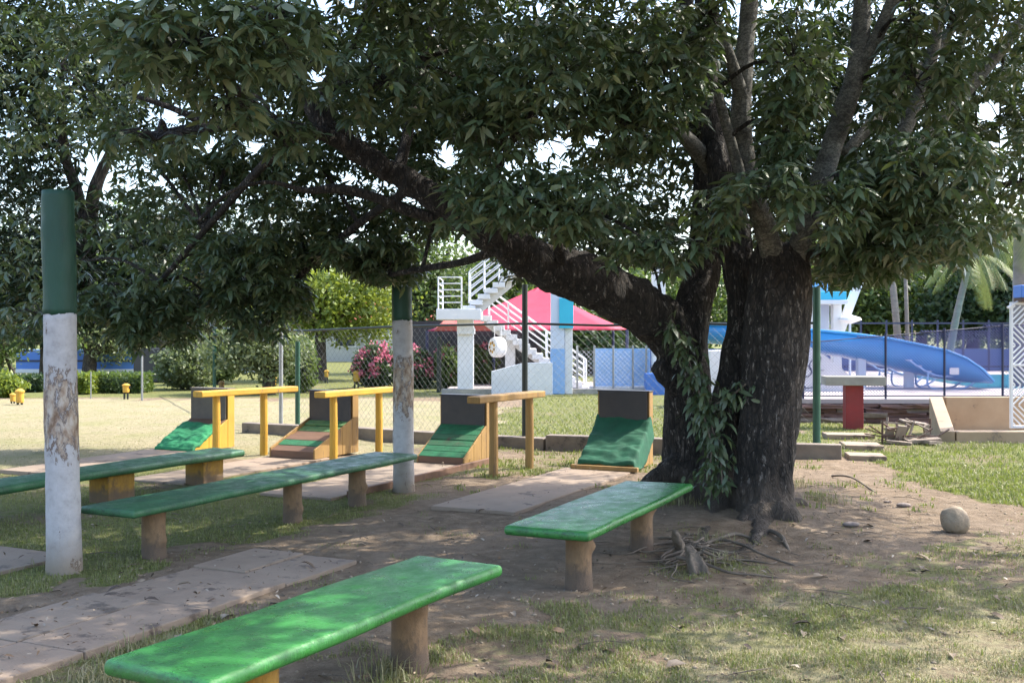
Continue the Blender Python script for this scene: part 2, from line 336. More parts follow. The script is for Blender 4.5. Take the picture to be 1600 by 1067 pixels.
def m_ground():
    m, nt, b = nodes('ground_soil_and_turf'); v = coords(nt)
    at = nt.nodes.new('ShaderNodeAttribute'); at.attribute_name = 'zone'
    sep = nt.nodes.new('ShaderNodeSeparateColor'); nt.links.new(at.outputs['Color'], sep.inputs[0])
    n_big, n_mid, n_fine = noi(nt, v, .9, 6, .6), noi(nt, v, 7, 7, .65), noi(nt, v, 55, 6, .7)
    dirt = ramp(nt, n_mid, [(.28,(.125,.088,.056)), (.5,(.21,.153,.100)), (.72,(.315,.24,.165))])
    dirt = mixc(nt, ramp(nt, n_big, [(.4,(0,0,0)), (.7,(.6,.6,.6))]), dirt, (.25,.195,.145))
    dirt = mixc(nt, ramp(nt, n_fine, [(.60,(0,0,0)), (.68,(.8,.8,.8))]), dirt, (.06,.042,.031))
    dry = ramp(nt, noi(nt, v, 14, 8, .75), [(.3,(.20,.17,.095)), (.5,(.29,.25,.15)), (.7,(.36,.315,.205))])
    dry = mixc(nt, ramp(nt, n_big, [(.45,(0,0,0)), (.65,(.55,.55,.55))]), dry, (.22,.22,.09))
    gre = ramp(nt, noi(nt, v, 18, 8, .75), [(.3,(.075,.09,.026)), (.5,(.14,.15,.045)), (.7,(.23,.21,.095))])
    def thr(sock):
        a = N(nt, 'ShaderNodeMath', operation='ADD'); nt.links.new(sock, a.inputs[0])
        s = N(nt, 'ShaderNodeMath', operation='MULTIPLY_ADD'); s.inputs[1].default_value = 1.1; s.inputs[2].default_value = -.55; nt.links.new(n_mid, s.inputs[0])
        nt.links.new(s.outputs[0], a.inputs[1])
        return ramp(nt, a.outputs[0], [(.36,(0,0,0)), (.64,(1,1,1))])
    col = mixc(nt, thr(sep.outputs[1]), dirt, dry); col = mixc(nt, thr(sep.outputs[0]), col, gre)
    nt.links.new(col, b.inputs['Base Color']); b.inputs['Roughness'].default_value = .95; b.inputs['Specular IOR Level'].default_value = .2
    ma = N(nt, 'ShaderNodeMath', operation='MULTIPLY_ADD'); ma.inputs[1].default_value = .5; nt.links.new(n_fine, ma.inputs[0]); nt.links.new(n_mid, ma.inputs[2])
    bump(nt, b, ma.outputs[0], 1.0, .045); return m
M['ground'] = m_ground()

# ------------------------------------------------------------------ ground zones
def gpoly(pts): return [tuple(G(px, py)[:2]) for px, py in pts]
P_GREEN = [gpoly([(-300,735),(360,722),(600,742),(640,757),(575,792),(420,832),(300,862),(130,905),(-300,930)]),
           gpoly([(1215,636),(1800,636),(1800,800),(1560,785),(1400,742),(1300,700),(1215,690)]),
           gpoly([(700,690),(770,650),(840,612),(1120,612),(1120,705)])]
P_SPARSE = [gpoly([(560,700),(1050,700),(1050,730),(780,735),(700,742),(580,800)]), gpoly([(-100,1100),(-100,1052),(200,985),(360,1000),(260,1100)]),
            gpoly([(520,1120),(760,1010),(900,950),(1080,895),(1250,905),(1420,868),(1560,850),(1900,840),(2100,1250),(480,1250)])]
P_RIGHTDRY = [gpoly([(1000,1100),(1150,960),(1300,930),(1500,900),(2000,860),(2000,1250),(1000,1250)])]  # drier turf zone at the lower right
P_DRY = [gpoly([(-1500,623),(640,623),(800,636),(770,660),(700,700),(330,715),(-1500,850)])]
def zone(x, y):
    n = (vnoise(x, y, .9, 1) - .5) * .9 + (vnoise(x, y, .35, 2) - .5) * .5
    wx = x + (vnoise(x, y, .8, 3) - .5) * .9 + (vnoise(x, y, .25, 5) - .5) * .4; wy = y + (vnoise(x, y, .8, 4) - .5) * 1.3 + (vnoise(x, y, .25, 6) - .5) * .5
    g = np.zeros_like(x); d = np.zeros_like(x)
    for p in P_GREEN: g = np.maximum(g, np.where(in_poly(wx, wy, p), .70, 0)); d = np.maximum(d, np.where(in_poly(wx, wy, p), .30, 0))
    for p in P_SPARSE: g = np.maximum(g, np.where(in_poly(wx, wy, p), .40, 0)); d = np.maximum(d, np.where(in_poly(wx, wy, p), .40, 0))
    for p in P_RIGHTDRY: d = np.maximum(d, np.where(in_poly(wx, wy, p), .66, 0)); g = np.maximum(g, np.where(in_poly(wx, wy, p), .36, 0))
    for p in P_DRY: d = np.maximum(d, np.where(in_poly(wx, wy, p), .95, 0))
    far = np.clip((y - 26) / 1.5, 0, 1); g = np.maximum(g, far * .8)
    g = np.where(d > .9, np.minimum(g, .12 + far), g)
    return np.clip(g + np.where(g > .05, n * .5, 0), 0, 1), np.clip(d + np.where(d > .05, n * .35, 0), 0, 1)
TREE = Vector((2.05, 9.75, 0))
def gz(x, y):
    r2 = (x - TREE.x) ** 2 + (y - TREE.y) ** 2
    return (vnoise(x, y, .5, 7) - .5) * .03 + (vnoise(x, y, .16, 8) - .5) * .012 + .09 * np.exp(-r2 / 1.6) - .01
def axis(lo, hi, a, b, fine, grow=1.25):
    xs = list(np.arange(a, b + 1e-6, fine)); s = fine
    while xs[-1] < hi: s *= grow; xs.append(xs[-1] + s)
    s = fine
    while xs[0] > lo: s *= grow; xs.insert(0, xs[0] - s)
    return np.array(xs)
def build_ground():
    xs = axis(-700, 700, -7, 8.5, .09); ys = axis(-60, 900, 2.2, 19, .09, 1.12)
    X, Y = np.meshgrid(xs, ys); nx, ny = len(xs), len(ys)
    Z = gz(X, Y) * np.clip((60 - Y) / 30, 0, 1) * np.clip((40 - np.abs(X)) / 20, 0, 1)
    i = (np.arange(ny - 1)[:, None] * nx + np.arange(nx - 1)[None]).ravel()
    T = np.concatenate([np.stack([i, i+1, i+nx+1], 1), np.stack([i, i+nx+1, i+nx], 1)])
    me = np_mesh('ground', np.stack([X, Y, Z], -1), T, True)
    g, d = zone(X.ravel(), Y.ravel())
    ca = me.color_attributes.new('zone', 'FLOAT_COLOR', 'POINT')
    ca.data.foreach_set('color', np.stack([g, d, np.zeros_like(g), np.ones_like(g)], 1).astype(np.float32).ravel())
    tag(link('ground', me, M['ground']), 'bare brown soil merging into patchy green and dry straw coloured turf', kind='structure')
build_ground()

# ------------------------------------------------------------------ concrete throwing lanes
def lane(v0, v1, u0, u1, cols, du, label, m, h=.018):
    o = bpy.data.objects.new('path', None); C.objects.link(o); o.location = VU(v0, u0); o.rotation_euler = (0, 0, -TH)
    tag(o, label, kind='structure')
    w = (v1 - v0) / cols
    for c in range(cols):
        u = 0.0; L = u1 - u0
        u = -random.uniform(0, .3) if cols > 1 else 0
        while u < L - .05:
            s = du * random.uniform(.85, 1.15); a, b = max(u, 0), min(u + s, L)
            if L - b < .2: b = L
            if b - a > .08:
                mb = MB(); dz = random.uniform(-.004, .004)
                mb.box((c*w + w/2, (a+b)/2, h/2 - .03 + dz), (w - .007, b - a - .007, h + .06), rz=random.uniform(-.006, .006))
                t = mb.build('paving_tile', m if random.random() < .6 else (M['slab2'] if m is M['slab'] else M['slab']), o, bevel=.007)
                t.rotation_euler = (random.uniform(-.003,.003), random.uniform(-.003,.003), 0)
            u = b if b < L else L
    return o
lane(-5.1, -4.2, 2.4, 6.45, 2, .85, 'nearest concrete throwing lane of worn tiles left of the near bench', M['slab'])
lane(-4.88, -4.02, 8.7, 11.95, 1, 1.62, 'concrete strip in front of the ramp draped with dark green cloth', M['slab'])
lane(-6.82, -5.96, 8.7, 11.6, 1, 1.45, 'concrete strip in front of the ramp beside the second post', M['slab'])
lane(-8.8, -7.95, 8.9, 11.6, 1, 1.35, 'pinkish concrete strip in front of the stepped plank ramp', M['slab'])
lane(-10.7, -9.9, 8.9, 11.35, 1, 1.25, 'concrete strip in front of the leftmost yellow ramp', M['slab'])
lane(-6.95, -6.15, 3.6, 5.75, 1, 1.1, 'half buried concrete strip left of the nearer painted post', M['slab2'])

# kerb of concrete blocks
def kerb():
    pts = [VU(-11.4, 14.2), VU(-8.2, 13.95), VU(-5.9, 13.8), VU(-4.1, 13.95), VU(-2.05, 14.35)]
    k = thing('kerb_wall', pts[2], 'low weathered concrete kerb running behind the four ramps and the tree', 'kerb')
    for a, b, h in zip(pts[:-1], pts[1:], (.16, .17, .2, .2)):
        d = b - a; L = d.length; n = max(2, round(L / 1.15)); d.normalize(); ang = math.atan2(d.y, d.x)
        for i in range(n):
            mb = MB(); hh = h + random.uniform(-.02, .02); c = a + d * (L * (i + .5) / n)
            mb.box((c.x - pts[2].x, c.y - pts[2].y, hh/2 - .05), (L/n - .015, .2, hh + .1), rz=ang + random.uniform(-.02, .02))
            mb.build('kerb_block', M['kerb'], k, bevel=.015)
kerb()

# ------------------------------------------------------------------ benches
def slab_mesh(w, L, t, r, seed, smooth=True):
    bm = bmesh.new(); bmesh.ops.create_cube(bm, size=1, matrix=Matrix.Diagonal((w, L, t, 1)))
    bmesh.ops.bevel(bm, geom=[e for e in bm.edges], offset=r, segments=4, profile=.5, affect='EDGES')
    long_e = [e for e in bm.edges if abs(e.verts[0].co.y - e.verts[1].co.y) > L * .6]
    bmesh.ops.subdivide_edges(bm, edges=long_e, cuts=24, use_grid_fill=True)
    for v in bm.verts:
        q = Vector((v.co.x * 3, v.co.y * 1.6, seed * 3.7))
        v.co.z += .007 * noise.noise(q); v.co.x += .010 * noise.noise(Vector((0, v.co.y * 1.3, seed * 2.1)))
    me = bpy.data.meshes.new('bench_slab'); bm.to_mesh(me); bm.free()
    me.polygons.foreach_set('use_smooth', [True] * len(me.polygons)); return me
def log_leg(h, r, seed, knots):
    mb = MB(); n = 26; k = 22; vs = []; fs = []
    for i in range(k + 1):
        z = -.06 + (h + .06) * i / k
        for j in range(n):
            a = 2*math.pi*j/n
            rr = r * (1 + .06*noise.noise(Vector((math.cos(a)*1.5, math.sin(a)*1.5, z*4 + seed*5))) + .10*math.exp(-max(z,0)*16) + .05*max(0, z/h - .6))
            for ka, kz, ks in knots:
                da = (a - ka + math.pi) % (2*math.pi) - math.pi
                rr += r * ks * math.exp(-(da/.42)**2 - ((z-kz)/.036)**2)
            vs.append((rr*math.cos(a), rr*math.sin(a), z))
    for i in range(k):
        for j in range(n): fs.append((i*n+j, i*n+(j+1)%n, (i+1)*n+(j+1)%n, (i+1)*n+j))
    fs += [tuple(range(n-1,-1,-1)), tuple(range(k*n, (k+1)*n))]
    mb.add(vs, fs); return mb
def bench(name, v, u0, u1, ztop, t, w, m, legs, label, rz=0.0, block=False):
    L = u1 - u0; b = thing(name, VU(v, (u0 + u1)/2), label, 'bench', 'green benches beside the throwing lanes', -TH + rz)
    o = link('bench_seat', slab_mesh(w, L, t, t * .42, u0), m, b); o.location = (0, 0, ztop - t/2)
    for i, (lu, lv, r, knots, lm) in enumerate(legs):
        if block:
            mb = MB(); mb.box((0, 0, (ztop - t)/2 - .03), (w*.55, r*2, ztop - t + .06)); l = mb.build('leg', lm, b, bevel=.012)
        else:
            l = log_leg(ztop - t + .004, r, lu + v, knots).build('leg', lm, b, smooth=True)
        l.location = (lv, lu - (u0 + u1)/2, 0)
    return b
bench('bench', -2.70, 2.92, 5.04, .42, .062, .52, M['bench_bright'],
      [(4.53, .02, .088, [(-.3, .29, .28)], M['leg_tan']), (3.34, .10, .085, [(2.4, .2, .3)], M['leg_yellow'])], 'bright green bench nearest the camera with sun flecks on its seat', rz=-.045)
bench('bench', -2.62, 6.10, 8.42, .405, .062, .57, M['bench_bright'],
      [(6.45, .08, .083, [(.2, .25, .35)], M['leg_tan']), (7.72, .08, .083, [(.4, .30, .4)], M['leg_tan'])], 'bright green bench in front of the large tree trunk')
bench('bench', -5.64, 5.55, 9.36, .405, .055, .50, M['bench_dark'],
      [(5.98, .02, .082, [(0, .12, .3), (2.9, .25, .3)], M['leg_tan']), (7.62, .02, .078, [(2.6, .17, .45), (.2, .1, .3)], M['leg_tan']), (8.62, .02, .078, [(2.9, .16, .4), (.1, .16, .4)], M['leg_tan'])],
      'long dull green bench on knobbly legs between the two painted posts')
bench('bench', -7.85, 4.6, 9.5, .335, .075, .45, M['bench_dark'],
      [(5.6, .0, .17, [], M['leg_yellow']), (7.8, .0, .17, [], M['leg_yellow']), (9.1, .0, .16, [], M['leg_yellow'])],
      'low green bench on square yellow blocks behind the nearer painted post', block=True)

# ------------------------------------------------------------------ painted posts
def post(p, r, h, zsplit, label, lean, seed):
    o = thing('painted_post', (p.x, p.y, 0), label, 'post', 'painted tree-trunk posts')
    def sect(z0, z1, rr, k):
        pts = [Vector((lean*z + .012*noise.noise(Vector((z*1.3, seed, 0))), .012*noise.noise(Vector((z*1.3, seed, 9))), z)) for z in np.linspace(z0, z1, k)]
        rad = [rr*(1 - .06*z/2.5 + .07*math.exp(-max(z, 0)*9) + .035*noise.noise(Vector((z*2.5, seed*3, 4)))) for z in np.linspace(z0, z1, k)]
        mb = MB(); mb.tube(pts, rad, 28, jit=.05, seed=seed); return mb
    sect(-.1, zsplit, r, 44).build('trunk', M['post'], o, smooth=True)
    gb = sect(zsplit - .006, h, r*1.014, 24)
    for i in range(28):
        x_, y_, z_ = gb.v[i]; gb.v[i] = (x_, y_, z_ + .03*noise.noise(Vector((i*.55, seed*4, 1))) + .012*noise.noise(Vector((i*1.9, seed*4, 5))))
    gb.build('green_band', M['post_green'], o, smooth=True)
    return o
p1 = post(G(100, 888), .112, 2.56, 1.735, 'tall whitewashed post with peeling bark and green top at left', -.017, 1)
p2 = post(G(631, 765), .107, 2.5, 1.735, 'whitewashed post with green top standing at the end of the long bench', -.008, 2)

# ------------------------------------------------------------------ toss-game ramps and rails
def ramp_game(v, u, w, d, h0, h1, h2, side_m, face_m, label, style):
    o = thing('toss_game_ramp', VU(v, u, .012), label, 'game ramp', 'wooden toss-game ramps in a row', -TH)
    bx = .14; hw = w/2
    zs = lambda y: h0 + (h1 - h0) * y / (d - bx)
    # each side is built of upright planks
    for s in (-1, 1):
        cuts = [0, d*.34, d*.62, d - bx, d]
        for i in range(4):
            a, b = cuts[i] + (.004 if i else 0), cuts[i+1]
            za, zb = (zs(a), zs(b)) if i < 3 else (h2, h2)
            if i < 3: za -= .01; zb -= .01
            mb = MB(); x0 = s*hw - (.022 if s > 0 else 0)
            mb.prism([(x0, a, 0), (x0, b, 0), (x0, b, zb + (.04 if style == 'B' and i < 3 else 0)), (x0, a, za + (.04 if style == 'B' and i < 3 else 0))], (.022, 0, 0))
            mb.build('side_plank', side_m, o, bevel=.003, seg=1)
    mb = MB(); mb.box((0, d - bx - .011, (h1 + h2)/2 - .01), (w - .048, .02, h2 - h1 + .02)); mb.build('front_board', face_m, o, bevel=.003)
    mb = MB(); mb.box((0, d - .012, h2/2), (w - .05, .02, h2 - .01)); mb.build('back_board', M['board_grey'], o, bevel=.003)
    mb = MB(); mb.box((0, d - bx/2, h2 + .010), (w + .01, bx + .02, .018)); mb.build('top_board', face_m if style != 'A' else M['board_grey'], o, bevel=.003)
    mb = MB(); mb.box((0, .012, h0/2), (w - .05, .02, h0 - .005)); mb.build('toe_board', M['plank'] if style != 'D' else M['orange_wood'], o, bevel=.003)
    # sloping face of boards and turf strips
    n = 6; Ls = d - bx
    for i in range(n):
        a, b = Ls*i/n + .004, Ls*(i+1)/n - .004
        mb = MB(); zo = random.uniform(-.004, .004) + .002
        if style == 'B' and i in (3, 4): zo -= .02
        mb.prism([(-hw + .026, a, zs(a)+zo-.018), (-hw + .026, b, zs(b)+zo-.018), (-hw + .026, b, zs(b)+zo), (-hw + .026, a, zs(a)+zo)], (w - .052, 0, 0))
        if style == 'B': mm = M['turf_faded'] if i in (4, 5) else (M['turf'] if i == 1 else M['plank'])
        elif style == 'C': mm = M['turf_worn'] if i in (2, 3) else M['turf']
        else: mm = M['plank']
        mb.build('slope_board', mm, o, bevel=.002, seg=1)
    return o
def cloth(name, o_ref, w, y0, y1, zf, m, label, seed, amp, side_drop):
    mb = MB(); nx, ny = 44, 52; vs = []; fs = []
    for j in range(ny + 1):
        for i in range(nx + 1):
            s = i/nx*2 - 1; t = j/ny; y = y0 + (y1-y0)*t
            x = s*w/2*(1 + .05*noise.noise(Vector((t*4, seed, s))))
            z = zf(y)
            over = max(0, abs(x) - w/2 + side_drop[1])
            z += amp*(.5 + noise.noise(Vector((s*1.6 + t*.8, t*7.0 + s*.7, seed)))) + amp*.5*noise.noise(Vector((s*5, t*16, seed+3)))
            z -= over*side_drop[0]
            x -= math.copysign(over*.75, x)
            if j == 0: z = max(.012, z - .03)
            vs.append((x, y, max(z, .01)))
    for j in range(ny):
        for i in range(nx): a = j*(nx+1)+i; fs.append((a, a+1, a+nx+2, a+nx+1))
    mb.add(vs, fs); me = mb.mesh(name, True)
    o = link(name, me, m); o.location = o_ref.location; o.rotation_euler = o_ref.rotation_euler
    sm = o.modifiers.new('thick', 'SOLIDIFY'); sm.thickness = .008; sm.offset = 1
    return tag(o, label, 'mat')
rA = ramp_game(-10.27, 11.34, .66, .80, .06, .40, .80, M['yellow'], M['board_grey'], 'leftmost toss ramp with yellow sides and grey back box', 'A')
rB = ramp_game(-8.36, 11.32, .70, 1.0, .09, .42, .80, M['orange_wood'], M['board_dark'], 'stepped toss ramp with worn brown planks and dark back box', 'B')
rC = ramp_game(-6.36, 11.58, .66, .74, .09, .44, .79, M['orange_wood'], M['board_dark'], 'toss ramp with green slope and square black board beside the second post', 'C')
rD = ramp_game(-4.36, 11.95, .66, .74, .07, .47, .87, M['orange_wood'], M['board_dark'], 'toss ramp with tall black box nearest the tree', 'D')
cloth('green_mat', rA, .70, -.05, .50, lambda y: .055 + .34*y/.66 + (.012 if y > 0 else 0), M['mat_green'], 'bright green crumpled mat lying on the leftmost yellow ramp', 1, .022, (1.5, .03))
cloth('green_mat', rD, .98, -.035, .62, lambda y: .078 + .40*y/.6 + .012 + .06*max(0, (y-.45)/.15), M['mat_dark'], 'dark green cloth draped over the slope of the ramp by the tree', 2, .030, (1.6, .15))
mb = MB(); mb.box((0, -.07, .022), (.82, .06, .05)); o = mb.build('toe_plank', M['orange_wood'], rD, bevel=.005)
# wooden edging along the slab of ramp C
mb = MB(); a, b = VU(-5.9, 8.9), VU(-5.9, 12.2); mb.bar((a.x, a.y, .02), (b.x, b.y, .02), .05, .09); tag(mb.build('timber_edging', M['plank'], bevel=.006), 'long timber edging laid beside the slab of the green slope ramp', 'edging')
def rail(pa, pb, h, m, label, over, beam=(.17, .075)):
    o = thing('railing', (pa.x, pa.y, 0), label, 'railing', 'wooden rails between the toss ramps')
    d = Vector((pb.x - pa.x, pb.y - pa.y, 0)); n = d.normalized()
    mb = MB(); a = -n*over[0]; b = d + n*over[1]; mb.bar((a.x, a.y, h + beam[1]/2), (b.x, b.y, h + beam[1]/2), beam[0], beam[1]); mb.build('beam', m, o, bevel=.012)
    for q in (Vector((0,0,0)), d):
        mb = MB(); mb.tube([(q.x, q.y, -.08), (q.x + .004, q.y, h*.5), (q.x, q.y, h + .002)], [.052, .05, .048], 14, jit=.05, seed=q.x); mb.build('post', m, o, smooth=False)
    return o
rail(G(338, 718), G(412, 709), .80, M['yellow'], 'bright yellow rail on two posts beside the leftmost ramp', (.30, .55))
rail(G(521, 720), G(592, 708), .80, M['yellow'], 'yellow rail on two posts in front of the second painted post', (.28, .30))
rail(G(771, 743), G(827, 731), .83, M['orange_wood'], 'dull ochre rail on two posts right of the green slope ramp', (.42, .25))

# ------------------------------------------------------------------ leaves
def leaf_template(droop=.14, fold=.045, wid=.17):
    V = [(0,0,0), (.27,wid*.92,fold-.0), (.27,0,.035), (.27,-wid*.92,fold), (.63,wid*.93,fold-.04-droop*.25), (.63,0,-droop*.28), (.63,-wid*.93,fold-.04-droop*.25), (1,0,-droop)]
    T = [(0,2,1), (0,3,2), (1,2,5), (1,5,4), (2,3,6), (2,6,5), (4,5,7), (5,6,7)]
    return np.array(V), np.array(T)
LT = [leaf_template(.20, .05, .155), leaf_template(.34, .04, .14), leaf_template(.12, .06, .165), leaf_template(.42, .035, .15)]
def whorl_leaves(P, per, size, droop=(-.15, .75), rng=RNG):
    """P: (M,3) twig tips -> leaf origins, rotations, scales, template ids"""
    Mn = len(P); K = Mn*per
    base = np.repeat(P, per, 0)
    az = (np.repeat(rng.uniform(0, 2*np.pi, Mn), per) + np.tile(np.arange(per)*2*np.pi/per, Mn) + rng.normal(0, .35, K))
    pitch = rng.uniform(droop[0], droop[1], K); roll = rng.normal(0, .45, K)
    s = size*rng.uniform(.5, 1.25, K)
    ca, sa, cp, sp, cr, sr = np.cos(az), np.sin(az), np.cos(pitch), np.sin(pitch), np.cos(roll), np.sin(roll)
    z = np.zeros(K); o = np.ones(K)
    Rz = np.stack([np.stack([ca,-sa,z],1), np.stack([sa,ca,z],1), np.stack([z,z,o],1)], 1)
    Ry = np.stack([np.stack([cp,z,sp],1), np.stack([z,o,z],1), np.stack([-sp,z,cp],1)], 1)
    Rx = np.stack([np.stack([o,z,z],1), np.stack([z,cr,-sr],1), np.stack([z,sr,cr],1)], 1)
    Rm = Rz @ Ry @ Rx
    base = base + Rm[:, :, 0]*.12*s[:, None] + rng.normal(0, .012, (K, 3))
    return base, Rm, s, rng.integers(0, 4, K)
def leaves_mesh(name, base, Rm, s, tid):
    Vs, Ts, off = [], [], 0
    for t in range(4):
        k = tid == t
        if not k.any(): continue
        V, T = LT[t]
        P = np.einsum('nij,vj->nvi', Rm[k], V)*s[k][:, None, None] + base[k][:, None]
        n = len(P); Vs.append(P.reshape(-1, 3)); Ts.append((T[None] + (np.arange(n)*len(V))[:, None, None]).reshape(-1, 3) + off); off += n*len(V)
    return np_mesh(name, np.concatenate(Vs), np.concatenate(Ts), True)
def ell(c, r, n, rng=RNG, shell=.35):
    d = rng.normal(size=(n, 3)); d /= np.linalg.norm(d, axis=1)[:, None]
    rad = rng.uniform(shell**3, 1, n)**(1/3)
    return np.asarray(c) + d*rad[:, None]*np.asarray(r)
def project(P):
    return 800 + F*P[:, 0]/P[:, 1], HZ + F*(EYE - P[:, 2])/P[:, 1]

# ------------------------------------------------------------------ the big tree
def fuse(name, mbs, voxel, disp, nscale):
    allm = MB()
    for m_ in mbs: allm.add(m_.v, m_.f)
    me = allm.mesh(name); o = bpy.data.objects.new(name, me); C.objects.link(o)
    rm = o.modifiers.new('r', 'REMESH'); rm.mode = 'VOXEL'; rm.voxel_size = voxel
    sm = o.modifiers.new('s', 'SMOOTH'); sm.iterations = 4; sm.factor = .5
    dg = bpy.context.evaluated_depsgraph_get(); ev = o.evaluated_get(dg)
    out = bpy.data.meshes.new_from_object(ev, depsgraph=dg)
    bpy.data.objects.remove(o); bpy.data.meshes.remove(me)
    n = len(out.vertices); co = np.empty(n*3, np.float32); no = np.empty(n*3, np.float32)
    out.vertices.foreach_get('co', co); out.vertices.foreach_get('normal', no); co = co.reshape(-1,3); no = no.reshape(-1,3)
    h = np.array([noise.noise(Vector((p[0]*nscale, p[1]*nscale, p[2]*nscale*.28)))*.7 + noise.noise(Vector((p[0]*nscale*2.6, p[1]*nscale*2.6, p[2]*nscale*.8)))*.4 for p in co])
    co = co + no*(h*disp)[:, None]
    out.vertices.foreach_set('co', co.astype(np.float32).ravel()); out.polygons.foreach_set('use_smooth', [True]*len(out.polygons)); out.update(); out.name = name
    return out
def spl(pts, rads, k=8):
    out, ro = [], []; n = len(pts)
    for i in range(n - 1):
        p0, p1_, p2_, p3 = pts[max(i-1,0)], pts[i], pts[i+1], pts[min(i+2,n-1)]
        for j in range(k):
            t = j/k
            out.append(.5*((2*p1_) + (p2_-p0)*t + (2*p0-5*p1_+4*p2_-p3)*t*t + (3*p1_-p0-3*p2_+p3)*t**3)); ro.append(rads[i]*(1-t) + rads[i+1]*t)
    out.append(pts[-1]); ro.append(rads[-1]); return out, ro
def px_path(lst):    # (px, py, depth, half width in px)
    return [W(a, b, y) for a, b, y, r in lst], [r*y/F for a, b, y, r in lst]
tree = thing('shade_tree', TREE, 'large dark-barked shade tree with forked trunk and spreading leafy limbs', 'tree')
TL = -TREE
trunk_paths = [
 [(1196,835,9.35,62),(1195,800,9.35,48),(1194,740,9.35,44),(1200,650,9.35,46),(1210,560,9.38,51),(1214,480,9.4,51),(1218,410,9.45,46),(1222,380,9.45,36)],
 [(1135,800,9.9,52),(1138,700,9.85,40),(1144,620,9.8,30),(1154,545,9.8,25),(1160,480,9.8,24),(1148,380,9.85,26),(1135,300,9.9,23),(1118,230,10,20),(1108,130,10.1,15),(1100,-20,10.3,11)],
 [(1092,770,10.3,60),(1085,720,10.25,48),(1078,660,10.2,38),(1074,600,10.15,36),(1070,550,10.1,37),(1075,510,10.1,32),(1086,470,10.15,27),(1098,420,10.3,27),(1106,330,10.4,24),(1102,250,10.5,21),(1085,160,10.6,15),(1070,-30,10.8,11)],
 [(1072,560,10.1,36),(1040,512,10.0,38),(990,475,9.8,41),(920,440,9.6,40),(850,412,9.45,34),(790,380,9.3,29),(720,335,9.2,24),(650,292,9.1,21),(590,255,9.0,18),(540,222,8.9,16),(500,190,8.8,14),(470,140,8.7,11),(440,80,8.6,8),(400,10,8.5,8)],
 [(1095,640,10.15,20),(1050,590,10.0,20),(1028,568,9.95,17)],
 [(1100,730,10.2,40),(1050,735,10.1,24),(1015,752,10.0,12),(985,765,9.95,5)],
 [(1196,790,9.3,36),(1225,805,9.1,22),(1252,825,9.0,8)], [(1190,800,9.2,30),(1165,822,9.0,16),(1150,838,8.9,6)], [(1130,770,9.7,36),(1115,800,9.5,18),(1090,815,9.3,8)],
 [(1205,800,9.3,24),(1235,790,9.6,14),(1265,795,9.7,5)],
 [(1135,775,9.7,24),(1114,815,9.22,12),(1100,842,8.45,8),(1090,868,7.82,5)], [(1190,800,9.3,26),(1190,825,8.93,18),(1180,850,8.24,8),(1150,862,7.95,4)],
]
mbs = []
for tp in trunk_paths:
    p, r = px_path(tp); p, r = spl([q + TL for q in p], r, 7); m_ = MB(); m_.tube(p, r, 18); mbs.append(m_)
link('trunk', fuse('trunk', mbs, .022, .05, 6.5), M['bark'], tree)
# pale upper branches
pale = [
 [(1214,450,9.55,24),(1206,395,9.33,19),(1193,350,9.15,17),(1172,290,9.0,16),(1160,220,8.95,16),(1160,130,8.95,15),(1168,40,9.0,14),(1176,-60,9.0,12)],
 [(1165,170,8.95,12),(1140,90,8.8,9),(1115,20,8.7,8),(1095,-60,8.6,6)],
 [(1234,455,9.55,24),(1246,400,9.36,19),(1263,345,9.2,17),(1290,260,9.1,17),(1315,185,9.05,17),(1335,120,9.0,15),(1345,50,9.0,14),(1350,-60,9,12)],
 [(1332,135,9.0,11),(1365,70,8.95,11),(1395,0,8.9,10),(1415,-60,8.9,8)],
 [(1285,270,9.1,5),(1305,190,9.1,5),(1330,110,9.1,4),(1345,60,9.1,3)],
 [(1365,300,9.9,12),(1420,190,10,11),(1450,110,10.1,10),(1465,40,10.1,9),(1480,-40,10.2,8)],
 [(1300,380,9.6,12),(1365,300,9.9,11),(1440,220,10.3,9),(1520,130,10.6,11),(1570,70,10.7,10),(1630,-10,10.8,9)],
 [(1320,240,10,9),(1400,150,10.2,10),(1470,70,10.5,8),(1520,-10,10.6,7)],
 [(1110,260,10.2,15),(1070,215,9.8,12),(1010,190,9.4,9),(940,150,9.0,6)],
 [(1165,300,8.95,9),(1140,215,8.8,8),(1120,140,8.75,7)],
]
for tp in pale:
    p, r = px_path(tp); p, r = spl([q + TL for q in p], r, 6); m_ = MB(); m_.tube(p, r, 12, jit=.12, seed=tp[0][0]); m_.build('branch', M['bark_pale'], tree, smooth=True)
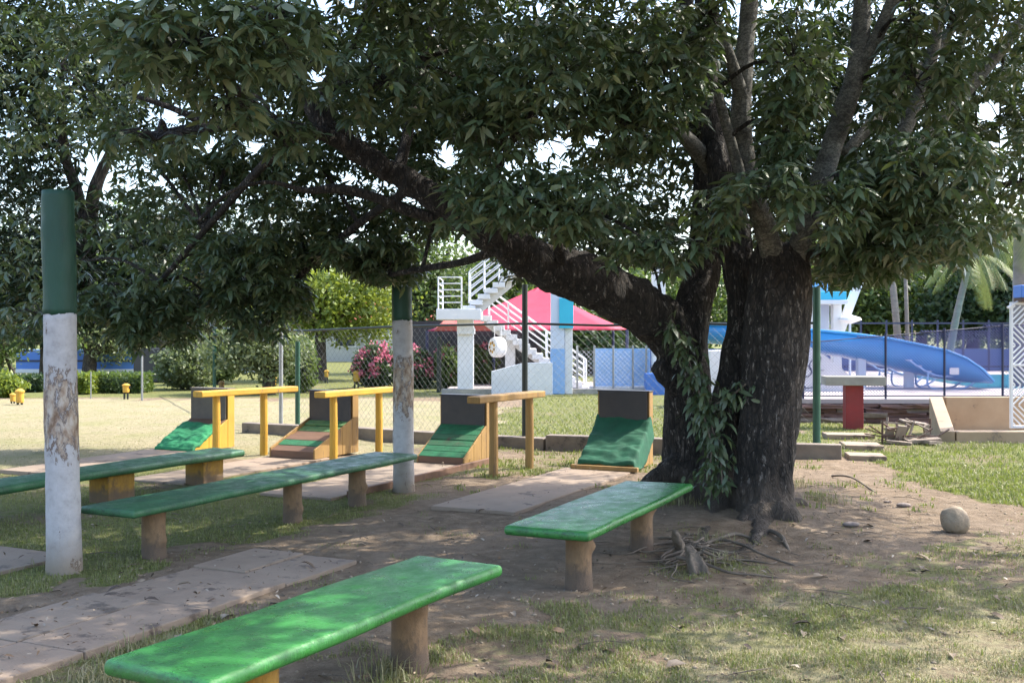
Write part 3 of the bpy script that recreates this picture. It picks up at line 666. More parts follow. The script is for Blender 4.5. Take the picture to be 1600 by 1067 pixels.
darkb = [
 [(560,240,8.95,14),(520,215,8.8,12),(470,203,8.6,11),(400,195,8.4,10),(330,198,8.3,9),(260,208,8.2,7),(180,222,8.1,5)],
 [(520,215,8.85,10),(505,150,8.8,11),(530,105,8.9,8),(560,60,9.0,7),(580,0,9.1,6)],
 [(515,140,8.8,7),(570,115,8.8,5),(640,98,8.85,5),(700,80,8.9,3)],
 [(440,200,8.6,10),(380,150,8.2,8),(340,110,7.4,6),(310,80,6.8,4),(290,60,6.3,3)],
 [(330,198,8.3,6),(270,170,8.2,5),(210,150,8.1,3)],
 [(690,345,9.2,9),(640,330,9.1,9),(590,310,9.0,8),(530,295,8.9,8),(480,298,8.8,5),(420,285,8.7,3),(360,300,8.6,3),(310,345,8.6,3)],
 [(620,275,9.1,10),(640,200,9.4,8),(660,100,9.8,7),(680,0,10,5)],
 [(760,365,9.25,10),(770,300,8.9,7),(790,240,8.5,5),(830,180,8.2,4)],
 [(880,425,9.5,8),(870,370,8.9,6),(850,330,8.3,4)],
 [(780,390,9.3,8),(720,410,9.6,6),(660,420,10,5),(610,430,10.3,4)],
 [(650,290,9.1,8),(560,350,10.0,6),(480,420,10.6,5),(440,470,10.9,4)],
 [(470,200,8.6,9),(400,270,9.4,7),(320,360,10.0,5),(250,440,10.4,4)],
 [(1260,400,9.3,8),(1320,380,9.0,6),(1400,360,8.8,5),(1470,355,8.8,4)],
 [(1290,300,9.1,6),(1360,290,8.6,5),(1430,270,8.4,4)],
]
for tp in darkb:
    p, r = px_path(tp); p, r = spl([q + TL for q in p], r, 6); m_ = MB(); m_.tube(p, r, 10, jit=.15, seed=tp[0][0]); m_.build('branch', M['bark'], tree, smooth=True)
BR = np.array([list(W(a, b, y)) for tp in trunk_paths[3:4] + pale + darkb for a, b, y, r in tp])

blobs = [  # px, py, depth, rx, ry (px), r depth (m), whorls
 (300,70,6.3,130,75,.5,150), (420,50,6.4,80,60,.4,70), (215,60,6.6,60,60,.4,50), (360,170,6.6,60,30,.3,26),
 (850,120,8.1,140,110,.7,330), (760,190,8.3,80,90,.5,130), (830,320,8.2,165,62,.6,330), (1030,110,8.3,90,110,.6,230), (960,200,8.4,90,60,.5,130),
 (1020,395,8.2,88,36,.4,90), (1240,320,8.0,125,70,.5,240), (1430,270,8.2,120,70,.6,260), (1440,370,8.6,150,62,.7,330), (1235,100,8.2,75,85,.5,130),
 (1340,400,9.2,100,55,.8,240), (1500,60,9.0,110,110,.8,260), (1590,300,9.2,70,110,.8,180), (650,30,8.8,140,50,.7,170), (1120,330,9.0,50,60,.4,50),
 (1130,40,8.4,60,60,.5,60), (1420,130,8.7,90,85,.5,200), (1225,200,8.4,50,70,.4,90), (1195,300,8.6,70,36,.3,60), (1400,30,8.6,60,50,.4,70), (600,130,8.3,110,70,.6,150), (470,100,7.6,70,50,.4,70), (430,215,7.9,80,26,.3,50), (250,215,7.9,80,26,.3,36), (930,50,9.2,130,70,.8,200),
 (90,110,10.5,170,150,1.4,300), (260,250,10.5,130,90,1.0,200), (330,390,10.6,150,110,1.2,300), (130,400,10.8,140,110,1.0,120),
 (470,360,10.8,150,110,1.2,560), (580,370,11,130,90,1.2,420), (620,140,11,190,140,1.4,850), (420,110,11,150,120,1.2,300), (760,80,11.2,180,110,1.2,480),
 (700,300,10.6,90,90,.8,170), (900,370,11,170,62,1.2,420), (1050,190,11.4,150,190,1.3,700), (1250,160,11.3,180,190,1.2,900), (1430,140,11.6,190,170,1.3,620),
 (1330,330,11,170,110,1.3,640), (1530,230,11.5,150,180,1.3,330), (440,490,10.9,62,50,.6,130), (610,420,10.8,58,52,.6,170), (200,490,10.7,95,55,.8,230), (1500,390,10.5,90,50,.9,220),
 (340,240,10.6,110,50,.9,150), (470,250,10.4,80,40,.8,90), (700,220,11.2,80,60,.8,150), (870,220,11.2,120,50,.8,170), (1560,190,11.2,90,70,.9,170), (430,70,10.6,110,70,.9,170), (60,500,10.8,80,45,.7,120), (235,515,10.8,70,45,.7,200), (330,470,10.8,90,45,.8,160), (400,420,10.8,120,60,.8,220), (380,515,10.8,40,32,.5,60), (530,415,10.8,60,35,.6,80), (850,440,11,70,25,.7,70), (1000,420,10.6,80,28,.6,80), (1380,425,10,90,28,.8,110),
]
low = [(-200,545),(60,545),(130,525),(178,530),(190,556),(285,556),(310,528),(340,505),(360,540),(400,545),(440,552),(478,545),(488,425),(520,412),(560,436),(600,452),(640,462),(664,455),(674,380),(735,378),(770,440),(830,460),(900,430),(1060,428),(1110,470),(1160,470),(1265,470),(1330,468),(1420,440),(1500,425),(1560,380),(1620,360),(1800,360)]
gaps = [(252,185,30,17),(395,222,14,8),(498,112,14,16),(700,238,14,22),(870,222,22,12),(925,215,16,10),(1548,170,18,12),(1565,220,12,14),(140,265,22,28),(345,45,6,6),(1120,270,8,20),(325,222,14,7)]
SHOW = [(1290,250,1340,110,34), (1340,110,1350,0,32), (1340,110,1395,0,24), (1160,215,1168,0,30), (1185,330,1205,400,34), (1245,390,1265,340,26), (1160,420,1260,420,34), (1200,405,1230,405,40),
        (1040,512,800,395,46), (790,385,740,345,12), (700,330,600,262,14), (1110,470,1090,430,30), (1420,190,1465,40,18), (1520,130,1570,70,14)]
def canopy():
    Bs, Rs, Ss, Ts, tips, tipc = [], [], [], [], [], []
    lx, ly = np.array([a for a, b in low]), np.array([b for a, b in low])
    for i, (px, py, y, rx, ry, rY, n) in enumerate(blobs):
        n = int(n*(1.9 if y > 9.8 else 1.12))
        c = np.array(W(px, py, y)); P = ell(c, (rx*y/F, rY, ry*y/F), n, shell=.1)
        qx, qy = project(P); lim = np.interp(qx, lx, ly) - 18 + (vnoise(qx, qy*0, 24, 5) - .5)*44 + (vnoise(qx, qy*0, 7, 9) - .5)*26
        keep = qy < lim
        if y > 9.8: keep &= np.array([noise.noise(Vector((p[0]*2.4, p[1]*2.4, p[2]*2.8))) for p in P]) > (-.02 if px < 520 and py > 280 else -.24)
        if y < 10:
            for (x0, y0, x1, y1, w0) in SHOW:
                t = np.clip(((qx-x0)*(x1-x0) + (qy-y0)*(y1-y0))/((x1-x0)**2 + (y1-y0)**2), 0, 1); keep &= np.hypot(qx-x0-t*(x1-x0), qy-y0-t*(y1-y0)) > w0
        for gx, gy, ga, gb in gaps:
            keep &= ((qx-gx)/(ga+8))**2 + ((qy-gy)/(gb+8))**2 > .8 + .5*(vnoise(qx, qy, 9, 6)-.3)
        P = P[keep]
        if len(P) == 0: continue
        b, r, s, t = whorl_leaves(P, 7, (.125 if y < 7.5 else .12) if y < 9.8 else .115)
        Bs.append(b); Rs.append(r); Ss.append(s); Ts.append(t); tips.append(P); tipc.append(c)
    # unseen rest of the crown, filled and thinned to shape shade and sunlight below
    rng = np.random.default_rng(5)
    hi = np.concatenate([ell((2.3, 9.6, 5.9), (6.0, 5.6, 2.3), 5200, rng, .45), ell((-1.5, 8.5, 5.3), (3.2, 3.4, 1.1), 900, rng, .2), ell((5.5, 9.5, 5.0), (2.6, 3.5, 1.2), 700, rng, .2), ell((.9, 7.2, 5.6), (2.6, 1.5, 1.2), 800, rng, .1)])
    qx, qy = project(hi); hi = hi[((qy < -25) | (hi[:, 1] < .8)) & (hi[:, 1] > 5.3 + .8*(hi[:, 0] < 0)) & (hi[:, 0] < 7.4) & ~((hi[:, 0] > 4.5) & (hi[:, 1] < 7.7) & (rng.uniform(0, 1, len(hi)) < .9))]
    b, r, s, t = whorl_leaves(hi, 6, .2, rng=rng)
    Bs.append(b); Rs.append(r); Ss.append(s); Ts.append(t)
    B, Rm, S, T = map(np.concatenate, (Bs, Rs, Ss, Ts))
    # the 300 leaves that show largest are objects of their own
    qx, qy = project(B); score = np.where((qx > 5) & (qx < 1595) & (qy > 5) & (qy < 700), S/B[:, 1], 0)
    order = np.argsort(-score); top, rest = order[:300], order[300:]
    lm = []
    for t in range(4):
        me = np_mesh('leaf', LT[t][0], LT[t][1], True); me.materials.append(M['leaf']); lm.append(me)
    for k in top:
        o = bpy.data.objects.new('leaf', lm[T[k]]); C.objects.link(o); o.parent = tree
        mtx = Matrix(Rm[k].tolist()).to_4x4() @ Matrix.Diagonal((S[k], S[k], S[k], 1)); mtx.translation = Vector(B[k]) + TL
        o.matrix_local = mtx
    me = leaves_mesh('foliage', B[rest] + np.array(TL), Rm[rest], S[rest], T[rest])
    tag(link('foliage', me, M['leaf'], tree), kind='stuff')
    # twigs
    mb = MB()
    for P, c in zip(tips, tipc):
        c = P.mean(0); j = np.argmin(np.linalg.norm(BR - c, axis=1)); st = Vector(BR[j]); cc = Vector(c)
        mid = (st + cc)/2 + Vector((0, 0, .12)); p, r = spl([st + TL, mid + TL, cc + TL], [.022, .015, .009], 4); mb.tube(p, r, 5, cap=False)
        for q in P[:: max(1, len(P)//22)]:
            q = Vector(q)
            if (q - cc).length > .5: continue
            mb.tube([cc + TL, (cc + q)/2 + Vector((0,0,.05)) + TL, q + TL], [.008, .006, .003], 4, cap=False)
    tag(mb.build('twigs', M['bark'], tree), kind='stuff')
canopy()

# climbing plant in the fork of the trunk
def vine():
    o = thing('climbing_plant', G(1115, 785), 'leafy climbing plant hanging down the fork of the large trunk', 'plant')
    L0 = -Vector(o.location); mb = MB(); tips = []
    for path in ([(1060,520,9.6),(1075,570,9.55),(1095,610,9.5),(1110,660,9.4),(1125,710,9.3),(1128,760,9.25)], [(1090,600,9.5),(1100,650,9.4),(1112,700,9.3),(1105,750,9.3)], [(1050,500,9.7),(1070,545,9.6),(1085,590,9.5)], [(1100,640,9.45),(1140,620,9.3),(1165,600,9.2)]):
        p = [W(*q) + L0 for q in path]; p, r = spl(p, [.008]*len(p), 5); mb.tube(p, r, 5)
        for q in p: tips += [np.array(q) + RNG.normal(0, .06, 3) for _ in range(4)]
    mb.build('stem', M['root'], o)
    b, r, s, t = whorl_leaves(np.array(tips), 3, .11, (.2, 1.1)); k = np.arange(len(b)) % 1 == 0
    tag(link('foliage', leaves_mesh('foliage', b[k], r[k], s[k], t[k]), M['leaf'], o), kind='stuff')
vine()

# ------------------------------------------------------------------ generic background plants
def cards(P, size, rng, aspect=.5, up=0.0):
    n = len(P); d = rng.normal(size=(n, 3)); d[:, 2] += up; d /= np.linalg.norm(d, axis=1)[:, None]
    e = np.cross(d, rng.normal(size=(n, 3))); e /= np.linalg.norm(e, axis=1)[:, None] + 1e-9
    s = size*rng.uniform(.6, 1.3, n)[:, None]; nn = np.cross(d, e)
    V = np.stack([P, P + d*s*.5 + e*s*aspect*.5 + nn*s*.06, P + d*s, P + d*s*.5 - e*s*aspect*.5 + nn*s*.06], 1)
    T = np.array([(0,1,2), (0,2,3)])[None] + (np.arange(n)*4)[:, None, None]
    return V.reshape(-1, 3), T.reshape(-1, 3)
def clumped(bl, n, rng, csize=.22, clumps=None):
    """points in clumps spread through ellipsoids bl = [(c, r)], so that gaps and lit tufts appear"""
    vol = np.array([r[0]*r[1]*r[2] for c, r in bl])**.7; vol /= vol.sum(); out = []
    for (c, r), w in zip(bl, vol):
        k = max(6, int((clumps or n/28)*w)); cc = ell(c, r, k, rng, .55)
        m = max(1, int(n*w/k)); sz = csize*min(1.6, max(.5, (r[0]*r[1]*r[2])**(1/3)))
        out.append((np.repeat(cc, m, 0) + rng.normal(0, 1, (k*m, 3))*sz*np.array([1, 1, .75])))
    return np.concatenate(out)
def plant(name, loc, label, cat, bl, n, size, m, group=None, trunks=(), tm=None, seed=0, aspect=.5, up=.1, cs=.22, crown='crown', extra=None, zmin=.02):
    rng = np.random.default_rng(100 + seed); loc = Vector(loc)
    o = thing(name, loc, label, cat, group)
    bl = [(np.array(c), np.array(r)) for c, r in bl]
    P = clumped(bl, n, rng, cs); P = P[P[:, 2] > zmin]
    V, T = cards(P, size, rng, aspect, up); tag(link(crown, np_mesh(crown, V, T), m, o), kind='stuff')
    if extra:
        em, en, es, enm = extra; P = clumped(bl, en, rng, cs*.8); c0 = sum(np.array(c) for c, r in bl)/len(bl)
        P = c0 + (P - c0)*1.06; P = P[P[:, 2] > .25*max(c[2] + r[2] for c, r in bl)]; V, T = cards(P, es, rng, .8, .3); tag(link(enm, np_mesh(enm, V, T), em, o), kind='stuff')
    for i, (pts, rad) in enumerate(trunks):
        p, r = spl([Vector(q) for q in pts], rad, 5); mb = MB(); mb.tube(p, r, 10, jit=.15, seed=i + seed)
        mb.build('trunk' if i == 0 else 'limb', tm or M['bark_bg'], o, smooth=True)
    return o
def bgtree(px, py_base, label, crowns, trunk_r, n, size, m, group='park trees in the background', fork=3, seed=0, Y=None, cs=.3, name='park_tree', tm=None, lean=0):
    """crowns: (px, py, rx, ry) in the photo at the tree's own distance"""
    b = G(px, py_base) if Y is None else Vector(((px-800)/F*Y, Y, 0)); Y = b.y; k = Y/F
    bl = []
    for cx, cy, rx, ry in crowns:
        q = W(cx, cy, Y) - b; bl.append(((q.x, random.uniform(-.3,.3), q.z), (rx*k, (rx*k)*.9, ry*k)))
    top = max(c[2] for c, r in bl); zf = min(c[2] - r[2]*.5 for c, r in bl); zf = max(.35, min(zf, top*.6))
    tr = [([(0,0,-.1), (lean*.5,0,zf*.5), (lean,0,zf)], [trunk_r*1.25, trunk_r, trunk_r*.85])]
    for i in range(fork):
        c, r = bl[i % len(bl)]; a = random.uniform(0, 6.28)
        e = (c[0] + r[0]*.45*math.cos(a), c[1] + r[1]*.45*math.sin(a), c[2] + r[2]*.2)
        tr.append(([(lean, 0, zf*.92), ((e[0]+lean)/2*.9, e[1]/2, zf + (e[2]-zf)*.45), e], [trunk_r*.7, trunk_r*.5, trunk_r*.2]))
    return plant(name, b, label, 'tree', bl, n, size, m, group, tr, tm, seed, cs=cs)

# bright trees in the middle distance
bgtree(500, 594, 'yellow-green sunlit tree with slim trunk left of the pink bushes', [(520,455,75,50),(470,470,55,45),(580,470,60,50),(545,500,70,30)], .2, 9000, .2, M['leaf_light'], seed=1)
bgtree(655, 583, 'tall mid-green tree with dark trunk behind the second painted post', [(690,400,45,55),(665,460,60,50),(700,470,40,45),(640,430,40,50)], .28, 8000, .2, M['leaf_mid'], seed=2)
bgtree(255, 575, 'dark leafy tree standing behind the blue pool wall', [(215,400,110,80),(300,430,100,70),(160,470,80,50)], .3, 9000, .28, M['leaf_mid'], seed=3)
bgtree(385, 573, 'broad pale green tree behind the sprawling small tree', [(400,450,80,60),(350,480,60,40),(450,430,60,50)], .3, 8000, .26, M['leaf_light'], seed=4)
bgtree(140, 583, 'small forked tree in front of the blue pool wall', [(168,535,34,26),(190,545,24,16),(130,500,60,34)], .26, 5000, .16, M['leaf_grey'], seed=5, fork=5)
bgtree(70, 592, 'thick leaning trunk tree beside the nearer painted post', [(50,430,90,70),(20,500,50,45),(90,470,50,60)], .16, 7000, .2, M['leaf_mid'], seed=6)
bgtree(27, 600, 'thin leaning dark trunk tree at the far left', [(10,470,60,60),(-20,540,50,30)], .075, 4500, .18, M['leaf_mid'], seed=7, lean=-.35)
bgtree(3, 598, 'slender tree at the left edge of the lawn', [(-30,480,60,80)], .06, 3000, .2, M['leaf_dark'], seed=8)
bgtree(420, 616, 'small sprawling tree with many low crooked limbs', [(355,545,38,32),(400,530,45,36),(440,550,35,30),(380,560,45,20),(430,575,25,20)], .17, 6500, .13, M['leaf_grey'], seed=9, fork=6)
# shrubs
def shrub(px, py, label, w, h, n, size, m, seed, extra=None, name='shrub', group='shrubs on the lawn', dep=.9):
    b = G(px, py); k = b.y/F
    bl = [((0, 0, h*k*.52), (w*k*.5, w*k*.5*dep, h*k*.5)), ((-w*k*.2, .1, h*k*.4), (w*k*.32, w*k*.3, h*k*.38)), ((w*k*.22, -.1, h*k*.38), (w*k*.3, w*k*.3, h*k*.36))]
    return plant(name, b, label, 'shrub', bl, n, size, m, group, [([(.05*i, 0, -.05), (.16*i, .05, h*k*.3), (.3*i, 0, h*k*.7)], [.035, .03, .012]) for i in (-2, -1, 1, 2)], seed=seed, cs=.13, crown='foliage', extra=extra)
shrub(290, 608, 'rounded pale green shrub with spiky base left of the green fence post', 92, 82, 6000, .13, M['leaf_grey'], 20)
shrub(335, 600, 'tall yellow-green shrub behind the green fence post', 90, 105, 5000, .15, M['leaf_mid'], 21)
shrub(585, 606, 'large pink flowering bush left of the second painted post', 66, 66, 5200, .13, M['leaf_dark'], 22, (M['flower'], 2600, .085, 'flowers'), 'flowering_bush', 'pink flowering bushes')
shrub(652, 606, 'pink flowering bush right of the second painted post', 42, 62, 3800, .12, M['leaf_dark'], 23, (M['flower'], 1900, .085, 'flowers'), 'flowering_bush', 'pink flowering bushes')
shrub(703, 606, 'mostly green bush with few pink blooms beside the dark fence post', 50, 66, 4500, .13, M['leaf_mid'], 24, (M['flower'], 330, .08, 'flowers'), 'flowering_bush', 'pink flowering bushes')
shrub(750, 603, 'green bush with few blooms right of the white stair column', 46, 62, 4200, .13, M['leaf_mid'], 25, (M['flower'], 330, .08, 'flowers'), 'flowering_bush', 'pink flowering bushes')
shrub(8, 620, 'bright green low shrub at the left edge behind the yellow bin', 60, 36, 3000, .11, M['leaf_light'], 26)
shrub(470, 612, 'bushy green shrub behind the tall green fence pole', 48, 80, 4200, .13, M['leaf_mid'], 27)
# clipped hedges
def hedge(x0, x1, ytop, ybase, label, seed, m):
    a, b = G(x0, ybase), G(x1, ybase); Y = a.y; k = Y/F; h = (ybase - ytop)*k; L = b.x - a.x; rng = np.random.default_rng(seed)
    o = thing('hedge', ((a.x+b.x)/2, Y + .45, 0), label, 'hedge', 'clipped hedges at the lawn edge')
    P = rng.uniform(-1, 1, (3200, 3)); f = rng.integers(0, 3, 3200); s = np.sign(rng.uniform(-1, 1, 3200)); P[np.arange(3200), f] = s*rng.uniform(.85, 1.02, 3200)
    P = np.sign(P)*np.abs(P)**.9; P = P*np.array([L/2, .45, h/2]) + np.array([0, 0, h/2]); P += rng.normal(0, .02, P.shape)
    V, T = cards(P[P[:,2] > .03], .10, rng, .55, .4); tag(link('foliage', np_mesh('foliage', V, T), m, o), kind='stuff')
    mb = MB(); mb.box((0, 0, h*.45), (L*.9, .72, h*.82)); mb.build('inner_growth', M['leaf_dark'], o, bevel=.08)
hedge(144, 222, 586, 614, 'long clipped hedge behind the middle yellow bin', 31, M['leaf_mid'])
hedge(112, 138, 588, 616, 'short rounded yellowing hedge just right of the nearer post', 32, M['leaf_light'])
hedge(20, 66, 590, 612, 'dark clipped hedge left of the nearer painted post', 33, M['leaf_dark'])
hedge(-60, 14, 588, 605, 'dark hedge reaching out of the left edge', 34, M['leaf_dark'])

# far wood closing the view, and the dense trees right of the pool
def far_wood():
    rng = np.random.default_rng(77); bl = []
    for i in range(44):
        x = -75 + 150*i/43 + rng.uniform(-2, 2); h = rng.uniform(5.0, 8.5)
        bl.append((np.array((x, 84 + rng.uniform(-4, 4), h*.5)), np.array((rng.uniform(3, 5), 3, h*.5))))
    P = clumped(bl, 34000, rng, .5); V, T = cards(P[P[:,2] > 0], .55, rng, .6, .2)
    tag(link('far_wood', np_mesh('far_wood', V, T), M['leaf_mid']), 'distant belt of green trees closing the view', kind='stuff')
far_wood()
for i, (px, Y, cr, m, lab) in enumerate([
    (1350, 44, [(1350,440,75,60),(1380,480,60,35)], 'leaf_mid', 'leafy sunlit tree behind the white slide tower'),
    (1440, 46, [(1440,430,80,70),(1430,480,80,35)], 'leaf_mid', 'dense tree behind the leaning pale trunks'),
    (1520, 42, [(1530,450,90,70),(1500,490,70,30)], 'leaf_dark', 'dark dense tree behind the palm'),
    (1620, 40, [(1620,430,90,90),(1590,480,60,40)], 'leaf_dark', 'very dark tree behind the blue box at right'),
    (1050, 48, [(1030,450,90,50),(1110,470,80,50)], 'leaf_mid', 'tree seen through the gap under the big limb'),
    (930, 42, [(950,535,80,30),(880,520,60,35)], 'leaf_dark', 'dark leafy tree under the red canopy edge'),
    (1240, 50, [(1230,430,90,70)], 'leaf_mid', 'green tree far behind the big trunk'),
    (810, 46, [(800,430,80,60),(750,470,60,45)], 'leaf_mid', 'green tree behind the upper stair flight')]):
    bgtree(px, 0, lab, cr, .25, 7500, .26, M[m], seed=40 + i, Y=Y, cs=.34)

# palms
def palm(px, Y, h, r, fr, label, seed, dry=3, L=1.7, lean=0, dm='frond_dry'):
    o = thing('palm_tree', ((px-800)/F*Y, Y, 0), label, 'palm', 'palm trees by the pool'); rng = random.Random(seed)
    mb = MB(); n = 22; mb.tube([(lean*(i/n)**1.5, 0, h*i/n - .05) for i in range(n+1)], [r*(1.15 - .35*i/n + .06*(i % 2)) for i in range(n+1)], 12); mb.build('trunk', M['palm_trunk'], o, smooth=True)
    for f in range(fr):
        a = 2*math.pi*f/fr + rng.uniform(-.2, .2); dryf = f < dry; el = rng.uniform(-1.2, -.9) if dryf else rng.uniform(-.35, 1.0)
        V, T = [], []; p = np.array([lean, 0, h]); d = np.array([math.cos(a)*math.cos(el), math.sin(a)*math.cos(el), math.sin(el)]); side = np.array([-math.sin(a), math.cos(a), 0])
        ns = 26
        for i in range(ns):
            p = p + d*L/ns; d = d + np.array([0, 0, -.055]); d /= np.linalg.norm(d); t = i/ns; ll = .5*math.sin(math.pi*min(1, t*.85 + .12))
            for s in (-1, 1):
                q = p + (side*s*.6 + d*.55 + np.array([0, 0, -.55]))*ll; w = d*.035; b = len(V); V += [p - w*.6, p + w*.6, q]; T.append((b, b+1, b+2))
            b = len(V); up = np.array([0, 0, .012]); V += [p - d*L/ns, p + up, p - up]; T.append((b, b+1, b+2))
        link('frond', np_mesh('frond', np.array(V), np.array(T)), M[dm if dryf else 'frond'], o)
palm(1596, 24, 4.05, .19, 17, 'palm with dry orange hanging fronds at the right edge', 3, 2, 1.6)
palm(1478, 31, 3.9, .10, 15, 'palm with yellow drooping fronds behind the slide', 5, 2, 1.7, lean=.75, dm='frond')
for px, top, tilt, lab in ((1410, 425, -.5, 'taller pale leaning pole trunk left of the shorter one'), (1420, 440, -.15, 'thin pale trunk just right of the tall leaning one')):
    Y = 35; b = Vector(((px-800)/F*Y, Y, 0)); z = EYE + (HZ - top)/F*Y + (1.6 if px < 1430 else .1)
    mb = MB(); mb.tube([(0,0,-.1), (tilt*.5, 0, z*.5), (tilt, 0, z)], [.13 if px != 1420 else .07, .11 if px != 1420 else .06, .09 if px != 1420 else .05], 10, jit=.1, seed=px)
    o = mb.build('bare_trunk', M['palm_trunk'], smooth=True); o.location = b; tag(o, lab, 'trunk', 'bare leaning trunks behind the slide')

# ------------------------------------------------------------------ dark tree behind the nearer post
def left_tree():
    b = G(98, 705); Y = b.y; k = Y/F
    o = thing('dark_tree', b, 'shade-darkened leafy tree rising behind the nearer painted post', 'tree')
    for i, path in enumerate(([(98,700,20),(98,600,17),(104,500,17),(130,410,17),(138,340,15)], [(136,380,11),(120,300,9),(100,230,7),(95,100,5)], [(138,350,12),(150,290,10),(172,240,8),(190,190,6),(200,80,5)])):
        p = [W(a, c, Y) - b for a, c, r in path]; r = [q[2]*k for q in path]; p, r = spl(p, r, 6); mb = MB(); mb.tube(p, r, 12, jit=.12, seed=i); mb.build('trunk' if i == 0 else 'limb', M['bark_bg'], o, smooth=True)
    P = []
    for cx, cy, rx, ry, n in ((60,330,130,70,240),(40,420,110,70,240),(180,420,90,70,170),(40,500,75,40,120),(200,480,80,55,170),(110,120,180,120,800),(20,230,110,90,360),(260,350,90,60,240),(330,430,120,70,380),(250,490,90,50,260),(420,380,90,70,260),(250,130,120,100,300),(0,60,110,80,300),(100,420,150,90,400)):
        P.append(ell((W(cx, cy, Y) - b), (rx*k, .9, ry*k), n, RNG, .1))
    P = np.concatenate(P); qx, qy = project(P + np.array(b))
    keep = (qy < 548 + (vnoise(qx, qy*0, 18, 3) - .5)*40) & (np.array([noise.noise(Vector((p[0]*2.2, p[1]*2.2, p[2]*2.6))) for p in P]) > -.16)
    for gx, gy, ga, gb in gaps: keep &= ((qx-gx)/(ga+6))**2 + ((qy-gy)/(gb+6))**2 > .9
    rng = np.random.default_rng(9); top = ell((-5.6 - b.x, 0, 7.9), (4.6, 3.2, 1.9), 2600, rng, .3); tx, ty = project(top + np.array(b)); top = top[ty < -15]  # unseen upper crown added to shade the leaves below
    b2, r2, s2, t2 = whorl_leaves(top, 6, .2, rng=rng); tag(link('upper_foliage', leaves_mesh('upper_foliage', b2, r2, s2, t2), M['leaf_shaded'], o), kind='stuff')
    bb, r, s, t = whorl_leaves(np.repeat(P[keep], 2, 0) + RNG.normal(0, .1, (2*int(keep.sum()), 3)), 7, .125); tag(link('foliage', leaves_mesh('foliage', bb, r, s, t), M['leaf_shaded'], o), kind='stuff')
left_tree()

# ------------------------------------------------------------------ left background: blue pool wall, poles, yellow bins
def rel(o, x, y, z): return (x - o.location.x, y - o.location.y, z - o.location.z)
o = thing('pool_wall', (-14.5, 44, 0), 'long blue painted pool wall with dark stripe at far left', 'wall')
mb = MB(); mb.box((0, 0, .42), (11, .3, .9)); mb.build('wall', M['blue'], o, bevel=.02)
mb = MB(); mb.box((0, -.155, .47), (11, .02, .08)); mb.build('stripe', M['navy'], o)
mb = MB(); mb.box((0, .3, .9), (11.2, .9, .05)); mb.build('coping', M['lightblue'], o)
mb = MB(); mb.box((0, -.16, .06), (11, .03, .16)); mb.build('plinth', M['white'], o)
mb = MB(); mb.box((0,0,.55), (1.1,.4,1.1)); o = mb.build('dark_block', M['board_dark'], bevel=.03); o.location = G(238, 597); tag(o, 'dark square block at the right end of the blue pool wall', 'block')
def pole(name, px, pyb, z, r, m, label, cat, group=None, z0=-.1, Y=None, lean=0):
    b = G(px, pyb) if Y is None else Vector(((px-800)/F*Y, Y, 0))
    mb = MB(); mb.tube([(0,0,z0), (lean*.5,0,z*.5), (lean,0,z)], r, 12); o = mb.build(name, m, smooth=False); o.location = b
    return tag(o, label, cat, group)
pole('thin_pole', 222, 625, 1.05, .024, M['grey_metal'], 'thin pale pole at the end of the clipped hedge', 'pole')
pole('thin_pole', 142, 622, .65, .014, M['grey_metal'], 'short thin stake in front of the clipped hedge', 'pole')
pole('thin_pole', 238, 597, 1.3, .035, M['black'], 'thin black pole by the dark block', 'pole')
pole('thin_pole', 346, 600, 1.1, .03, M['black'], 'thin dark pole above the orange bin', 'pole')
pole('thin_pole', 439, 662, 1.65, .035, M['grey_metal'], 'grey metal pole between the sprawling tree and the green fence pole', 'pole')
def bin_(px, pyb, w, h, label, post_h, m, seed):
    b = G(px, pyb); k = b.y/F; w *= k; h *= k; ph = post_h*k
    o = thing('yellow_bin', b, label, 'bin', 'yellow bins dotted over the lawn')
    mb = MB(); mb.lathe([(w*.42, ph), (w*.46, ph + h*.12), (w*.46, ph + h*.72), (w*.56, ph + h*.74), (w*.56, ph + h*.84), (w*.2, ph + h)], n=14); mb.build('body', m, o, smooth=False)
    for s in (-1, 1):
        mb = MB(); mb.box((s*w*.24, 0, ph/2), (w*.2, w*.24, ph + .02)); mb.build('leg', M['black'], o)
    if post_h > 8:
        for s in (-1, 1):
            mb = MB(); mb.box((s*w*.5, 0, ph + h*.62), (w*.1, w*.3, h*.3)); mb.build('handle', M['black'], o)
bin_(31, 632, 13, 22, 'largest yellow bin beside the bright shrub at far left', 3, M['yellow'], 1)
bin_(20, 630, 9, 13, 'low yellow stool touching the largest yellow bin', 3, M['yellow'], 2)
bin_(197, 623, 11, 14, 'yellow bin with flat hat in front of the long hedge', 10, M['yellow'], 3)
bin_(346, 615, 9, 18, 'orange bin behind the box of the leftmost ramp', 2, M['orange_wood'], 4)
bin_(428, 606, 8, 14, 'pale yellow bin beside the trunk of the sprawling tree', 4, M['yellow'], 5)
bin_(510, 598, 7, 11, 'small yellow bin beside the slim trunk', 9, M['yellow'], 6)
bin_(557, 607, 11, 17, 'yellow bin with black handles left of the pink bush', 11, M['yellow'], 7)
bin_(648, 600, 9, 11, 'yellow bin just right of the second painted post', 10, M['yellow'], 8)
bin_(772, 583, 7, 10, 'round orange bin under the hanging white drum', 7, M['yellow'], 9)
# flat trunk cut (orange) by the bush
pole('bare_trunk', 668, 590, .85, .07, M['orange_wood'], 'short orange-brown trunk beside the right pink bush', 'trunk')
